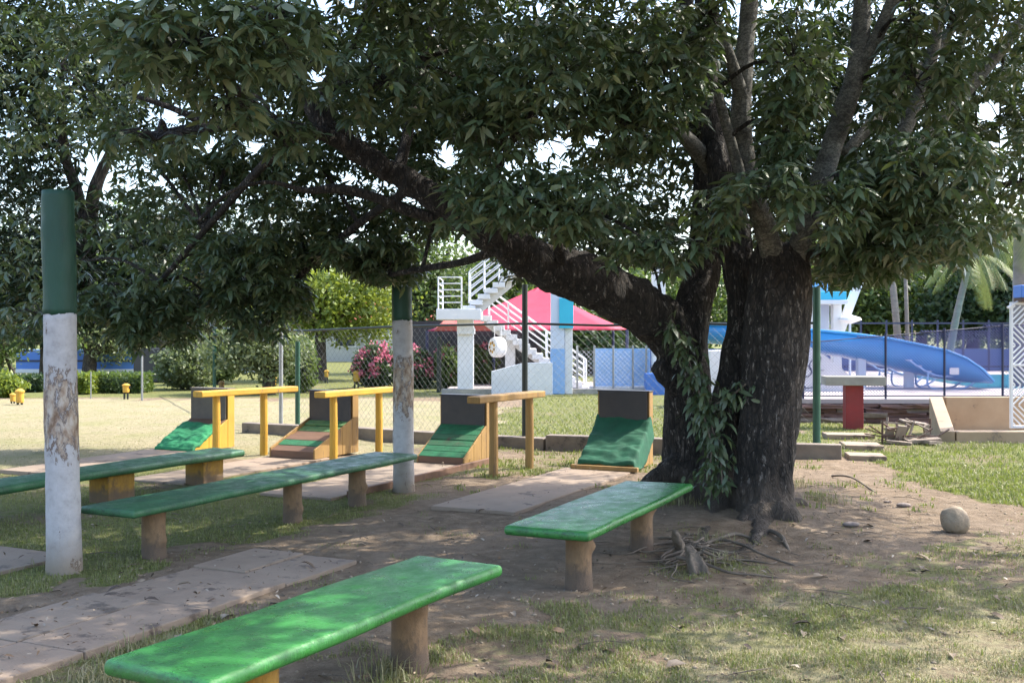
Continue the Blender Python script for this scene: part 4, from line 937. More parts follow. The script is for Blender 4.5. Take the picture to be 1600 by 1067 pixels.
# small house far behind
o = thing('park_house', (-6.6, 62, 0), 'pale low house with red roof far behind the pink bush', 'house')
mb = MB(); mb.box((0, 0, 1.1), (8, 4, 2.2)); mb.build('wall', M['housewall'], o)
mb = MB(); mb.prism([(-4.4, -2.4, 2.2), (4.4, -2.4, 2.2), (4.4, 0, 3.3), (-4.4, 0, 3.3)], (0, .1, .12)); mb.prism([(-4.4, 2.4, 2.2), (4.4, 2.4, 2.2), (4.4, 0, 3.3), (-4.4, 0, 3.3)], (0, -.1, .12)); mb.build('roof', M['roof'], o)
for x in (-2.6, .4, 2.4):
    mb = MB(); mb.box((x, -2.01, 1.25), (1.2, .05, .9)); w_ = mb.build('window', M['white'], o); mb = MB(); mb.box((x, -2.04, 1.25), (1.04, .03, .74)); mb.build('pane', M['glass'], w_)
for x in (-1.1, 1.4):
    mb = MB(); mb.box((x, -2.3, 1.1), (.3, .3, 2.2)); mb.build('pillar', M['white'], o)
o = thing('play_frame', G(523, 560), 'small yellow play frame far behind on the green lawn', 'play frame')
for x in (-.35, .35):
    mb = MB(); mb.bar((x, 0, -.05), (x, .1, 1.5), .12); mb.build('post', M['yellow'], o)
mb = MB(); mb.bar((-.4, .1, 1.45), (.4, .1, 1.45), .12); mb.build('beam', M['yellow'], o)
mb = MB(); mb.prism([(-.4, -1.6, .02), (.1, -1.6, .02), (.1, .1, .9), (-.4, .1, .9)], (0, 0, .08)); mb.build('chute', M['yellow'], o)
# low white boundary wall left of the stairs
mb = MB(); mb.box((0,0,.75), (4.2,.2,1.5)); o = mb.build('boundary_wall', M['white'], bevel=.01); o.location = (-3.1, 40, 0); tag(o, 'white boundary wall behind the red canopy and bushes', 'wall')

# ------------------------------------------------------------------ chain-link fence behind the ramps
def chainlink(name, a, b, h, z0, dia, r, m, parent):
    a, b = Vector(a), Vector(b); d = b - a; d.z = 0; L = d.length; n = d.normalized(); V, T = [], []
    per = Vector((-n.y, n.x, 0)); t = -h
    def strip(p, q):
        dq = (q - p).normalized(); s1 = dq.cross(per).normalized()*r; s2 = per*r; k = len(V)
        V.extend([p + s1, p - s1*.5 + s2*.87, p - s1*.5 - s2*.87, q + s1, q - s1*.5 + s2*.87, q - s1*.5 - s2*.87])
        for i in range(3):
            j = (i+1) % 3; T.extend([(k+i, k+j, k+3+j), (k+i, k+3+j, k+3+i)])
    while t < L:
        for sgn in (1, -1):
            x0, x1 = (t, t + h); za, zb = (0, h) if sgn > 0 else (h, 0)
            if x0 < 0: za = za + (zb - za)*(-x0)/h; x0 = 0
            if x1 > L: zb = za + (zb - za)*(L - x0)/(x1 - x0); x1 = L
            if x1 - x0 > .01: strip(a + n*x0 + Vector((0,0,z0 + za)) + per*.004*sgn, a + n*x1 + Vector((0,0,z0 + zb)) + per*.004*sgn)
        t += dia
    o = link(name, np_mesh(name, np.array([list(v) for v in V]), np.array(T)), m, parent); tag(o, kind='stuff'); return o
fp = [G(465, 665), VU(-6.05, 14.05), VU(-3.5, 14.25), G(1288, 716) + Vector((0, .35, 0))]
fp[1] = Vector((.18, 15.25, 0)); fp[2] = Vector((2.4, 14.6, 0))
o = thing('chain_link_fence', fp[1], 'grey chain-link fence with green poles running behind the ramps', 'fence')
for i, p in enumerate(fp):
    if i == 2: continue
    mb = MB(); top = (1.45, 2.28, 0, 2.2)[i]; q = rel(o, p.x, p.y, 0); mb.tube([(q[0], q[1], -.1), (q[0], q[1], top)], .042 if i != 3 else .05, 12)
    mb.build('pole', M['pole_dark'] if i == 1 else M['pole_green'], o)
for p, q in zip(fp[:-1], fp[1:]):
    pa, pb = Vector(rel(o, p.x, p.y, 0)), Vector(rel(o, q.x, q.y, 0))
    mb = MB(); za = 1.63 if p is fp[0] else 1.73; mb.tube([pa + Vector((0,0,za)), (pa+pb)/2 + Vector((0,0,1.70)), pb + Vector((0,0,1.73))], .017, 8); mb.build('top_rail', M['pole_dark'], o)
    chainlink('wire_mesh', pa, pb, 1.55, .12, .115, .0015, M['wire'], o)
e = G(335, 617); o2 = thing('fence_post', e, 'slim green fence post with top rail left of the sprawling tree', 'post')
mb = MB(); mb.tube([(0,0,-.1), (0,0,1.72)], .045, 10); mb.build('pole', M['pole_green'], o2)
mb = MB(); p0 = Vector((-7.8, 28.2, 1.72)) - e; p1_ = Vector((-3.7, 18.8, 1.64)) - e; mb.tube([Vector((-2.2, .3, 1.74)), Vector((0,0,1.72)), p1_], .02, 8); mb.build('top_rail', M['pole_dark'], o2)
pole('fence_post', 686, 612, 1.5, .065, M['pole_dark'], 'dark green post left of the white stair column', 'post')

# ------------------------------------------------------------------ white stair tower, left of the tree
YS = 28.5; kS = YS/F
def S(px, py, dy=0.0): return Vector(((px-800)*kS, YS + dy, EYE - (py-HZ)*kS))
st = thing('white_staircase', S(727, 0).xy.to_3d(), 'white open stair with landing on a column and tubular railings', 'staircase')
SL = -Vector(st.location)
mb = MB(); c = S(727, 560) + SL; mb.box((c.x, c.y + .3, 1.0), (.42, .42, 2.1)); mb.build('column', M['white'], st, bevel=.02)
mb = MB(); a, b = S(683, 500) + SL, S(752, 483) + SL
mb.box(((a.x+b.x)/2, .6, (a.z+b.z)/2), (b.x - a.x, 1.9, b.z - a.z)); mb.build('landing', M['white'], st, bevel=.02)
mb = MB(); mb.prism([S(714,500)+SL, S(735,500)+SL, S(741,514)+SL, S(741,522)+SL, S(714,522)+SL], (0, .75, 0)); mb.build('bracket', M['white'], st)
run, rise, n = 11.6, 9.1, 14
for i in range(n):      # upper flight, steps climbing to the right in front
    x, y = 733 + run*i, 478 - rise*i; p = S(x, y) + SL
    mb = MB(); mb.box((p.x, .42, p.z - .06), (.32, .95, .13)); mb.build('step', M['white'], st, bevel=.01)
mb = MB(); x1, y1 = 733 + run*n, 478 - rise*n
mb.prism([S(735,502)+SL, S(x1+6, y1+12)+SL, S(x1+2, y1)+SL, S(722,484)+SL], (0, .12, 0)); v = [Vector(q) + Vector((0,.3,0)) for q in mb.v]; mb.v = [tuple(q) for q in v]; mb.build('stringer', M['white'], st)
for i in range(16):      # lower flight, behind, going down to the right
    x, y = 757 + 10.6*i, 492 + 7.75*i; p = S(x, y) + SL
    if p.z < .1: break
    mb = MB(); mb.box((p.x, 1.75, p.z - .075), (.30, 1.0, .16)); mb.build('step', M['white'], st, bevel=.01)
mb = MB(); mb.prism([S(752,500)+SL, S(905,612)+SL, S(925,612)+SL, S(925,606)+SL, S(757,486)+SL], (0, .12, 0)); mb.v = [(q[0], q[1]+1.7, q[2]-.1) for q in mb.v]; mb.build('stringer', M['white'], st)
mb = MB(); c = S(797, 560) + SL; mb.box((c.x, 1.8, .75), (.28, .28, 1.6)); mb.build('column', M['white'], st, bevel=.01)
def railing(pts, lines, r=.018, posts=True):
    for k in range(lines):
        mb = MB(); f = (k + 1)/lines; mb.tube([b_ + (t_ - b_)*f for b_, t_ in pts], r, 6); mb.build('rail', M['white'], st)
    if posts:
        for b_, t_ in pts:
            mb = MB(); mb.tube([b_, t_], r*1.2, 6); mb.build('baluster', M['white'], st)
H = Vector((0, 0, .82))
L1, L2, L3 = S(686, 483)+SL+Vector((0,-.3,0)), S(722, 483)+SL+Vector((0,-.3,0)), S(686, 483)+SL+Vector((0,1.5,0))
railing([(L3, L3+H), (L1, L1+H), (L2, L2+H)], 5)
u = [S(733 + run*i, 474 - rise*i) + SL for i in (0, 2, 4, 6, 9, 12)]
railing([(q, q+H) for q in u], 4); railing([(q + Vector((0,.85,0)), q+H+Vector((0,.85,0))) for q in u], 4)
d_ = [S(762 + 10.6*i, 490 + 7.75*i) + SL + Vector((0, 1.3, 0)) for i in (0, 3, 6, 9, 12, 15)]
railing([(q, q + Vector((0,0,.72))) for q in d_], 4); railing([(q + Vector((0,.95,0)), q + Vector((0,.95,.72))) for q in d_], 4)
# low wall and columns of the pool building
mb = MB(); mb.prism([S(768,622,-.2), S(768,580,-.2), S(817,567,-.2), S(863,566,-.2), S(863,616,-.2)], (0, .25, 0)); tag(mb.build('low_wall', M['white'], bevel=.008), 'low white wall with sloping top beneath the stair', 'wall')
o = thing('tower_column', S(876, 0).xy.to_3d(), 'square white column with blue foot and cyan block right of the stair', 'column'); OL = -Vector(o.location)
z5 = S(0, 545).z
mb = MB(); mb.box((-.08, .1, z5/2), (.36, .44, z5)); mb.build('blue_foot', M['lightblue'], o, bevel=.008)
mb = MB(); mb.box((-.08, .1, (4.6+z5)/2), (.352, .432, 4.6 - z5)); mb.build('shaft', M['lilac'], o, bevel=.008)  # bluish shade of the white front face put into the shaft colour
mb = MB(); mb.box((.21, .16, 2.3), (.2, .4, 4.6)); mb.build('lit_side', M['white'], o, bevel=.008)  # sunlit right face painted as a separate white part
za, zb = S(0,513).z, S(0,466).z; mb = MB(); mb.box((.14, .1, (za+zb)/2), (.37, .56, zb - za)); mb.build('cyan_block', M['cyan'], o, bevel=.008)
mb = MB(); c = S(1031, 0); mb.box((c.x, YS + .3, 1.6), (.32, .4, 4.4)); o = mb.build('white_pillar', M['white'], bevel=.01); tag(o, 'white pillar seen above the big limb left of the trunk', 'column')
mb = MB(); a, b = S(1008, 617), S(1042, 583); mb.box(((a.x+b.x)/2, YS, (a.z+b.z)/2), (b.x-a.x, .4, b.z-a.z)); tag(mb.build('blue_block', M['blue'], bevel=.01), 'blue masonry block at the foot of the white pillar beside the trunk', 'block')
# blue wall panel with white fence in front
o = thing('pool_screen', S(972, 0, .6).xy.to_3d(), 'pale blue screen wall behind white-posted mesh left of the trunk', 'wall'); OL = -Vector(o.location)
mb = MB(); a, b = S(932, 614, .6)+OL, S(1020, 545, .6)+OL; mb.box(((a.x+b.x)/2, 0, (a.z+b.z)/2), (b.x-a.x, .12, b.z-a.z)); mb.build('panel', M['lightblue'], o)
mb = MB(); mb.box(((a.x+b.x)/2, -.1, .12), (b.x-a.x+.3, .3, .12)); mb.build('base', M['white'], o)
for px in (903, 930, 960, 991, 1012):
    mb = MB(); q = S(px, 0, .3)+OL; mb.tube([(q.x, q.y, 0), (q.x, q.y, S(0, 540).z)], .028, 8); mb.build('post', M['grey_metal'], o)
chainlink('wire_mesh', S(895, 0, .3)+OL - Vector((0,0,(S(895,0,.3)+OL).z)), S(1015, 0, .3)+OL - Vector((0,0,(S(1015,0,.3)+OL).z)), 1.05, .08, .12, .004, M['wire_white'], o)
mb = MB(); mb.box((1.5, 31.5, -.02), (6.6, 5.6, .16)); tag(mb.build('pool_deck', M['deck'], bevel=.01), 'pale paved pool apron beside the stair', kind='structure')
mb = MB(); mb.box((1.5, 28.62, .0), (6.7, .16, .26)); tag(mb.build('deck_kerb', M['grey_conc'], bevel=.01), 'grey kerb edging the pool apron beside the stair', 'kerb')
# red canopy
o = thing('red_canopy', (0, 34, 0), 'red fabric canopy roof with pointed top behind the stair', 'canopy'); kC = 34/F
cc = lambda px, py, dy: Vector(((px-800)*kC, dy, EYE - (py-HZ)*kC))
ap = cc(842, 448, 0); co_ = [cc(676, 517, -2.2), cc(968, 515, -2.2), cc(968, 515, 2.2), cc(676, 517, 2.2)]
for i in range(4):
    mb = MB(); p, q = co_[i], co_[(i+1) % 4]; nn = 10; vs_, fs_ = [], []
    for r_ in range(nn+1):
        for c_ in range(nn+1):
            t = r_/nn; e = p + (q-p)*(c_/nn); v_ = e + (ap-e)*t; v_.z -= .09*math.sin(math.pi*t)*(1 - .35*abs(2*c_/nn-1)); vs_.append(v_)
    for r_ in range(nn):
        for c_ in range(nn): a = r_*(nn+1)+c_; fs_.append((a, a+1, a+nn+2, a+nn+1))
    mb.add(vs_, fs_); pn = mb.build('canvas_panel', M['canopy'], o, smooth=True); sm = pn.modifiers.new('t', 'SOLIDIFY'); sm.thickness = .015
for i, p in enumerate(co_):
    mb = MB(); mb.tube([(p.x, p.y, 0), (p.x, p.y, p.z)], .05, 10); mb.build('post', M['navy'], o)
mb = MB(); mb.box((0,0,1.0), (4.4, .5, 2.0)); b_ = mb.build('dark_box', M['board_dark']); b_.location = (-1.2, 37, 0); tag(b_, 'plain dark box under the red canopy', 'shed')  # plain dark box filling the space behind the canopy
o = thing('red_canopy', (-1.55, 31.6, 0), 'low flat red awning edge left of the white stair column', 'canopy')
mb = MB(); mb.prism([(-.72, 0, 1.66), (1.1, 0, 1.66), (1.1, 0, 1.86), (-.5, 0, 1.86)], (0, 1.2, .12)); mb.build('canvas_panel', M['roof'], o)
mb = MB(); mb.tube([(-.62,.5,-.02), (-.62,.5,1.7)], .05, 8); mb.build('post', M['navy'], o); mb = MB(); mb.tube([(1.0,.9,-.02), (1.0,.9,1.7)], .05, 8); mb.build('post', M['navy'], o)
# hanging drum
o = thing('hanging_drum', S(772, 560, .6), 'round white drum with orange pattern hanging under the stair', 'drum'); o.scale = (.82, .82, .95)
mb = MB(); n = 22; prof = [(.20,0),(.27,.04),(.29,.12),(.29,.38),(.26,.46)]
vs_, fs_ = [], []
for r_, x_ in prof:
    for k in range(n): a = 2*math.pi*k/n; vs_.append((x_*.95 - .1, r_*math.cos(a)*.9, .3 + r_*math.sin(a)))
for i in range(len(prof)-1):
    for k in range(n): fs_.append((i*n+k, i*n+(k+1)%n, (i+1)*n+(k+1)%n, (i+1)*n+k))
fs_ += [tuple(range(n)), tuple(range((len(prof)-1)*n, len(prof)*n))[::-1]]
mb.add([Matrix.Rotation(R(40), 4, 'Z') @ Vector(v_) for v_ in vs_], fs_); mb.build('shell', M['white'], o, smooth=False)
for k in range(7):
    a = k*.9; mb = MB(); c = Vector((-.108, .13*math.cos(a)*.9, .3 + .13*math.sin(a))); mb.lathe([(.045, -.004), (.045, .004)], n=9)
    Mx = Matrix.Rotation(R(40), 4, 'Z') @ Matrix.Translation(c) @ Matrix.Rotation(R(90), 4, 'Y'); mb.v = [tuple(Mx @ Vector(v_)) for v_ in mb.v]; mb.build('spot', M['yellow'] if k % 2 else M['orange_wood'], o)
for x in (.0, .28):
    mb = MB(); mb.tube([(x*.77, x*.64, .56), (x*.77, x*.64, .9)], .012, 6); mb.build('strap', M['white'], o)

# ------------------------------------------------------------------ right: raised pool deck, wall, fence, slide
ZD = .40
def Dk(px, py): return G(px, py, ZD)
mb = MB(); mb.prism([(4.2, 19.75, ZD-.08), (13.5, 19.45, ZD-.08), (16, 40, ZD-.08), (8.6, 40, ZD-.08)], (0, 0, .08)); tag(mb.build('pool_deck', M['deck'], bevel=.006), 'raised pale pink pool deck behind the mesh fence', kind='structure')
mb = MB(); mb.prism([(10.1, 23.6, ZD+.004), (15, 23.6, ZD+.004), (16, 31, ZD+.004), (11.0, 31, ZD+.004)], (0, 0, .012)); tag(mb.build('water', M['water']), 'turquoise pool water at the right edge', kind='structure')
def stone_wall():
    o = thing('stone_wall', (6, 19.7, 0), 'low dry wall of reddish flat stones holding up the pool deck', 'wall'); rng = random.Random(4)
    z = -.02
    for c in range(4):
        h = (.10, .085, .075, .075)[c]; x = -2.9 + rng.uniform(0, .2)
        while x < 2.0:
            w = rng.uniform(.28, .85); mb = MB(); bm = bmesh.new()
            bmesh.ops.create_cube(bm, size=1, matrix=Matrix.Translation((x + w/2, rng.uniform(-.06,.05) + .12*(c < 2) * -.4, z + h/2)) @ Matrix.Diagonal((w - .012, .3, h - .008, 1)))
            bmesh.ops.subdivide_edges(bm, edges=bm.edges[:], cuts=1, use_grid_fill=True)
            for v_ in bm.verts: v_.co += Vector((rng.uniform(-.02,.02), rng.uniform(-.025,.025), rng.uniform(-.008,.008)))
            me = bpy.data.meshes.new('stone'); bm.to_mesh(me); bm.free()
            link('stone', me, M['stone_red'] if rng.random() < .6 else M['stone_grey'], o); x += w
        z += h
    mb = MB(); mb.box((-.45, .12, .05), (5.1, .12, .28)); mb.build('backing', M['stone_red'], o)
stone_wall()
def mesh_fence():
    a, b = Vector((4.9, 19.85, 0)), Vector((9.6, 19.62, 0))
    o = thing('mesh_fence', (6.5, 19.8, ZD), 'navy mesh fence with slim posts along the front of the pool deck', 'fence'); d = b - a
    hz = lambda x: 1.0 + .36*((x - 5.1)/4.2)
    xs = [5.15, 5.30, 6.80, 7.87, 8.93]
    for x in xs:
        mb = MB(); mb.tube([(x - 6.5, 0, -.02), (x - 6.5, 0, hz(x) + .05)], .022, 8); mb.build('post', M['navy'], o)
    pts = [4.7] + xs + [9.8]
    for zf, rr in ((1.0, .010), (.03, .012)):
        mb = MB(); mb.tube([(x - 6.5, 0, (hz(x) if zf == 1.0 else .05)) for x in pts], rr, 6); mb.build('rail', M['navy'], o)
    V, T = [], []; r = .005
    x = 3.4
    while x < 9.8:
        for s in (1, -1):
            x0, x1 = x, x + 1.4; q0, q1 = (x0, 0.0), (x1, 1.4)
            if s < 0: q0, q1 = (x0, 1.4), (x1, 0.0)
            pp = []
            for k in range(15):
                t = k/14; xx = q0[0] + (q1[0]-q0[0])*t; zz = q0[1] + (q1[1]-q0[1])*t
                if 4.7 <= xx <= 9.8 and zz <= hz(xx): pp.append((xx, zz))
            if len(pp) > 1:
                (xa, za), (xb, zb) = pp[0], pp[-1]; k = len(V); nx, nz = -(zb-za), (xb-xa); l = math.hypot(nx, nz); nx, nz = nx/l*r, nz/l*r
                for (xx, zz) in ((xa, za), (xb, zb)): V.extend([(xx-6.5+nx, -.0, zz+nz+.05), (xx-6.5-nx*.5, -r, zz-nz*.5+.05), (xx-6.5-nx*.5, r, zz-nz*.5+.05)])
                for i in range(3): j = (i+1) % 3; T.extend([(k+i, k+j, k+3+j), (k+i, k+3+j, k+3+i)])
        x += .055
    tag(link('wire_mesh', np_mesh('wire_mesh', np.array(V), np.array(T)), M['wire_navy'], o), kind='stuff')
mesh_fence()
def slide():
    o = thing('water_slide', ((1330-800)/F*23.2, 23.2, ZD), 'long blue open water slide descending to the pool', 'water slide'); OL = -Vector(o.location)
    prof = [(1105,507,560-28,23.6),(1180,509,541,23.5),(1250,514,545,23.4),(1320,520,553,23.3),(1390,529,568,23.2),(1440,539,580,23.1),(1480,548,588,23.05),(1510,560,593,23.0),(1535,577,597,22.95),(1553,596,600,22.9)]
    vs_, fs_ = [], []; K = 15
    for px, yt, yb, Y in prof:
        t_, b_ = W(px, yt, Y), W(px, yb, Y); h = t_.z - b_.z; h = max(h*1.14, .03)
        for k in range(K):
            a = math.pi*k/(K-1); vs_.append(Vector((t_.x, Y + .55 - .55*math.cos(a), t_.z - h*math.sin(a)**.55)) + OL)
    for i in range(len(prof)-1):
        for k in range(K-1): fs_.append((i*K+k, i*K+k+1, (i+1)*K+k+1, (i+1)*K+k))
    mb = MB(); mb.add(vs_, fs_); c = mb.build('chute', M['slide'], o, smooth=True); sm = c.modifiers.new('t', 'SOLIDIFY'); sm.thickness = .03
    for sgn in (0, 1):
        mb = MB(); mb.tube([W(px, yt, Y) + OL + Vector((0, 1.1*sgn, .0)) for px, yt, yb, Y in prof], .03, 8); mb.build('rim', M['slide'], o, smooth=True)
    for px, yb in ((1265, 546), (1345, 558), (1420, 577)):
        q = W(px, yb, 23.6) + OL; mb = MB(); mb.box((q.x, q.y, q.z/2 + .02), (.16, .2, q.z)); mb.build('support', M['lilac'], o)
    q = W(1491, 580, 23.0) + OL; mb = MB(); mb.box((q.x, q.y - .005, q.z), (.19, .03, .14)); mb.build('notice_plate', M['white'], o)
slide()
def mural():
    Y = 22.3; o = thing('sloping_white_wall', W(1260, 0, Y).xy.to_3d() + Vector((0,0,ZD)), 'white sloping wall with black line drawing under the slide', 'wall'); OL = -Vector(o.location)
    mb = MB(); mb.prism([W(px, py, Y)+OL for px, py in ((1110,622),(1110,548),(1240,545),(1262,540),(1290,556),(1352,606),(1352,622))], (0, .5, 0)); mb.build('wall', M['white'], o)
    rng = random.Random(3)
    for k, (cx, cy, rx, ry, a0, a1) in enumerate(((1258,580,10,9,0,6.3),(1272,572,7,10,1,5),(1246,572,9,6,2,7),(1262,598,14,8,.3,3.6),(1285,590,6,12,2,5.2),(1250,606,8,5,3,6.2),(1278,560,5,5,0,6.3))):
        pts = [W(cx + rx*math.cos(a), cy + ry*math.sin(a), Y)+OL + Vector((0, -.006, 0)) for a in np.linspace(a0, a1, 18)]
        mb = MB(); mb.tube(pts, .011, 5); mb.build('painted_line', M['ink'], o)
mural()
# white tower with cyan roof
o = thing('slide_tower', W(1283, 0, 27).xy.to_3d() + Vector((0,0,ZD)), 'white and pale blue slide tower with cyan roof slab', 'tower'); OL = -Vector(o.location); k27 = 27/F
def tb(nm, x0, y0, x1, y1, y_off, dep, m):
    a, b = W(x0, y1, 27)+OL, W(x1, y0, 27)+OL; mb = MB(); mb.box(((a.x+b.x)/2, y_off, (a.z+b.z)/2), (b.x-a.x, dep, b.z-a.z)); return mb.build(nm, m, o, bevel=.01)
tb('roof_slab', 1225, 457, 1311, 470, .3, 1.8, M['cyan']); tb('roof_edge', 1222, 470, 1313, 476, .3, 1.9, M['white'])
tb('column', 1296, 476, 1309, 605, -.2, .25, M['white']); tb('column', 1262, 476, 1272, 605, -.2, .25, M['white']); tb('column', 1228, 476, 1240, 605, -.2, .25, M['white'])
tb('panel', 1272, 476, 1296, 530, .05, .1, M['lilac']); tb('panel', 1240, 476, 1262, 540, .05, .1, M['white'])
tb('upper_roof', 1255, 440, 1290, 457, .3, 1.0, M['lightblue'])
mb = MB(); a, b = W(1302, 545, 26.9)+OL, W(1342, 440, 26.9)+OL; mb.bar(a, b, .12, .2); mb.build('slanted_post', M['white'], o)
mb = MB(); a = W(1328, 500, 26.5)+OL; mb.lathe([(.02, a.z-.1), (.28, a.z), (.24, a.z+.06), (.05, a.z+.12)], (a.x, a.y, 0), 18); mb.build('disc_roof', M['white'], o); mb = MB(); mb.tube([(a.x, a.y, 0), (a.x, a.y, a.z)], .03, 8); mb.build('disc_post', M['lilac'], o)
# added loungers with blue tube frames, standing in for shadow-like lines
def lounger(px, py, rz, label):
    p = Dk(px, py); o = thing('stand_in_lounger', p, label, 'lounger', 'added blue loungers in place of shadow-like lines', rz)
    for s in (-.24, .24):
        mb = MB(); p_, r_ = spl([Vector((-.95, s, .62)), Vector((-.35, s, .3)), Vector((.3, s, .28)), Vector((.9, s, .26))], [.022]*4, 5); mb.tube(p_, r_, 7); mb.build('side_rail', M['lightblue'], o, smooth=True)
        mb = MB(); p_, r_ = spl([Vector((-.5, s, .36)), Vector((-.45, s, .03)), Vector((.3, s, .01)), Vector((.7, s, .26))], [.022]*4, 5); mb.tube(p_, r_, 7); mb.build('leg', M['lightblue'], o, smooth=True)
    for i in range(9):
        t = i/8; x = -.9 + 1.75*t; z = .62 - (.32*min(1, (t/.33))) if t < .33 else .285; mb = MB(); mb.box((x, 0, z), (.10, .46, .02)); mb.build('slat', M['lilac'], o)
lounger(1415, 603, .25, 'added blue lounger standing in for left shadow-like lines under the slide'); lounger(1475, 607, .15, 'added blue lounger standing in for right shadow-like lines near the slide end')
# far pool fence and dusky wall
o = thing('far_pool_fence', (9.5, 34, ZD), 'dark railing fence with blue screen along the far side of the pool', 'fence')
mb = MB(); mb.box((1.2, .25, .35), (13, .05, .7)); mb.build('screen', M['purplewall'], o)
for i in range(17):
    mb = MB(); mb.box((-5 + i*.8, 0, .8), (.05, .05, 1.6)); mb.build('post', M['navy'], o)
for z in (.15, 1.5):
    mb = MB(); mb.box((1.2, -.03, z), (13, .03, .05)); mb.build('rail', M['navy'], o)
o = thing('pool_ladder', Dk(1590, 596), 'white pool ladder rails at the right edge of the water', 'ladder')
for s in (0, .45):
    mb = MB(); p_, r_ = spl([Vector((0, s, -.1)), Vector((.05, s, .45)), Vector((.3, s, .6)), Vector((.55, s, .3))], [.025]*4, 5); mb.tube(p_, r_, 7); mb.build('rail', M['white'], o, smooth=True)
# planter basin
def basin():
    o = thing('concrete_basin', (6.3, 16.0, 0), 'tan concrete basin with sloping side wall below the lattice panel', 'basin'); OL = -Vector(o.location)
    A, B = Vector((6.28, 15.95, 0)), Vector((6.75, 17.6, 0)); X = 9.2
    d = (B - A).normalized(); nrm = Vector((d.y, -d.x, 0))
    mb = MB(); mb.prism([A+OL+Vector((0,0,-.1)), B+OL+Vector((0,0,-.1)), B+OL+Vector((0,0,.57)), A+OL+Vector((0,0,.16))], nrm*.2); mb.build('side_wall', M['tan_conc'], o, bevel=.01)
    mb = MB(); mb.box(((A.x+.21+X)/2 - 6.3, .0, .03), (X - A.x - .21, .24, .26)); mb.build('front_kerb', M['tan_conc'], o, bevel=.01)
    mb = MB(); mb.box(((B.x+.22+X)/2 - 6.3, 1.55, .235), (X - B.x - .22, .18, .67)); mb.build('back_wall', M['tan_conc'], o, bevel=.01)
    mb = MB(); mb.box((1.7, .8, .0), (2.3, 1.3, .06)); mb.build('floor', M['tan_conc'], o)
basin()
def lattice():
    Y = 16.45; x0 = (1578-800)/F*Y; w = .95; z0, z1 = .16, EYE - (472-HZ)/F*Y
    o = thing('lattice_panel', (x0, Y, z0), 'tall white lattice panel standing at the right edge', 'panel'); h = z1 - z0
    for nm, c, s in (('frame', (.02, 0, h/2), (.04,.05,h)), ('frame', (w-.02, 0, h/2), (.04,.05,h)), ('frame', (w/2, 0, .02), (w-.085,.05,.04)), ('frame', (w/2, 0, h-.02), (w-.085,.05,.04)), ('frame', (w/2, 0, h*.5), (w-.085,.05,.03))):
        mb = MB(); mb.box(c, s); mb.build(nm, M['white'], o, bevel=.004)
    mb = MB(); cell = .30; nx, nz = int(w/cell), int((h-.1)/cell)
    for i in range(nx):
        for j in range(nz):
            cx, cz = .05 + (i+.5)*(w-.1)/nx, .05 + (j+.5)*(h-.1)/nz; sx, sz = (w-.1)/nx, (h-.1)/nz; sg = 1 if (i+j) % 2 else -1
            for q in range(-4, 5):
                t = q*.062; xa, xb = -sx/2, sx/2; za, zb = sg*xa + t*1.4, sg*xb + t*1.4
                pts = [(xx, sg*xx + t*1.4) for xx in np.linspace(xa, xb, 21)]; pts = [p for p in pts if abs(p[1]) <= sz/2]
                if len(pts) > 2: (a1, b1), (a2, b2) = pts[0], pts[-1]; mb.bar((cx+a1, 0, cz+b1), (cx+a2, 0, cz+b2), .016, .02)
    tag(mb.build('lattice', M['white'], o), kind='stuff')
    mb = MB(); mb.box((w*.25, .1, -.0), (.3, .2, .06)); mb.build('foot', M['tan_conc'], o)
    b = thing('blue_box', (x0 + .14, Y, z1 + .004), 'blue metal box with round white emblem on top of the lattice panel', 'box')
    mb = MB(); mb.box((.13, 0, .03), (.3, .26, .06)); mb.build('base', M['rust'], b, bevel=.005)
    mb = MB(); mb.box((.15, 0, .155), (.36, .28, .19)); mb.build('body', M['blue'], b, bevel=.012)
    mb = MB(); mb.lathe([(.05, 0), (.05, .008)], n=18); mb.v = [(.16 + v_[0], -.142 - v_[2], .15 + v_[1]) for v_ in mb.v]; mb.build('emblem', M['lilac'], b)
    mb = MB(); mb.bar((-.02, 0, .0), (-.2, -.05, -.09), .03); mb.build('bracket', M['white'], b)
lattice()
# red and grey T-shaped table, steps, scrap
o = thing('concrete_table', G(1333, 668), 'T-shaped table with red pillar and pale concrete top', 'table', rz=-.12)
mb = MB(); mb.box((0, 0, .35), (.29, .29, .74)); mb.build('pillar', M['red'], o, bevel=.008)
mb = MB(); mb.box((0, 0, .795), (.98, .5, .15)); mb.build('table_top', M['grey_conc'], o, bevel=.01)
for px, py, w, d, z, rz, lab in ((1325, 684, .72, .35, .06, -.05, 'upper flat stone step below the red pillar'), (1346, 699, .52, .45, .05, -.1, 'middle pinkish stone step between kerb end and grass'), (1352, 716, .46, .36, .05, -.12, 'lowest stone step beside the kerb end')):
    p = G(px, py); mb = MB(); mb.box((0, 0, z/2 - .02), (w, d, z + .05)); s_ = mb.build('stone_step', M['slab'], bevel=.01); s_.location = p; s_.rotation_euler = (.02, .02, rz); tag(s_, lab, 'step', 'flat stone steps')
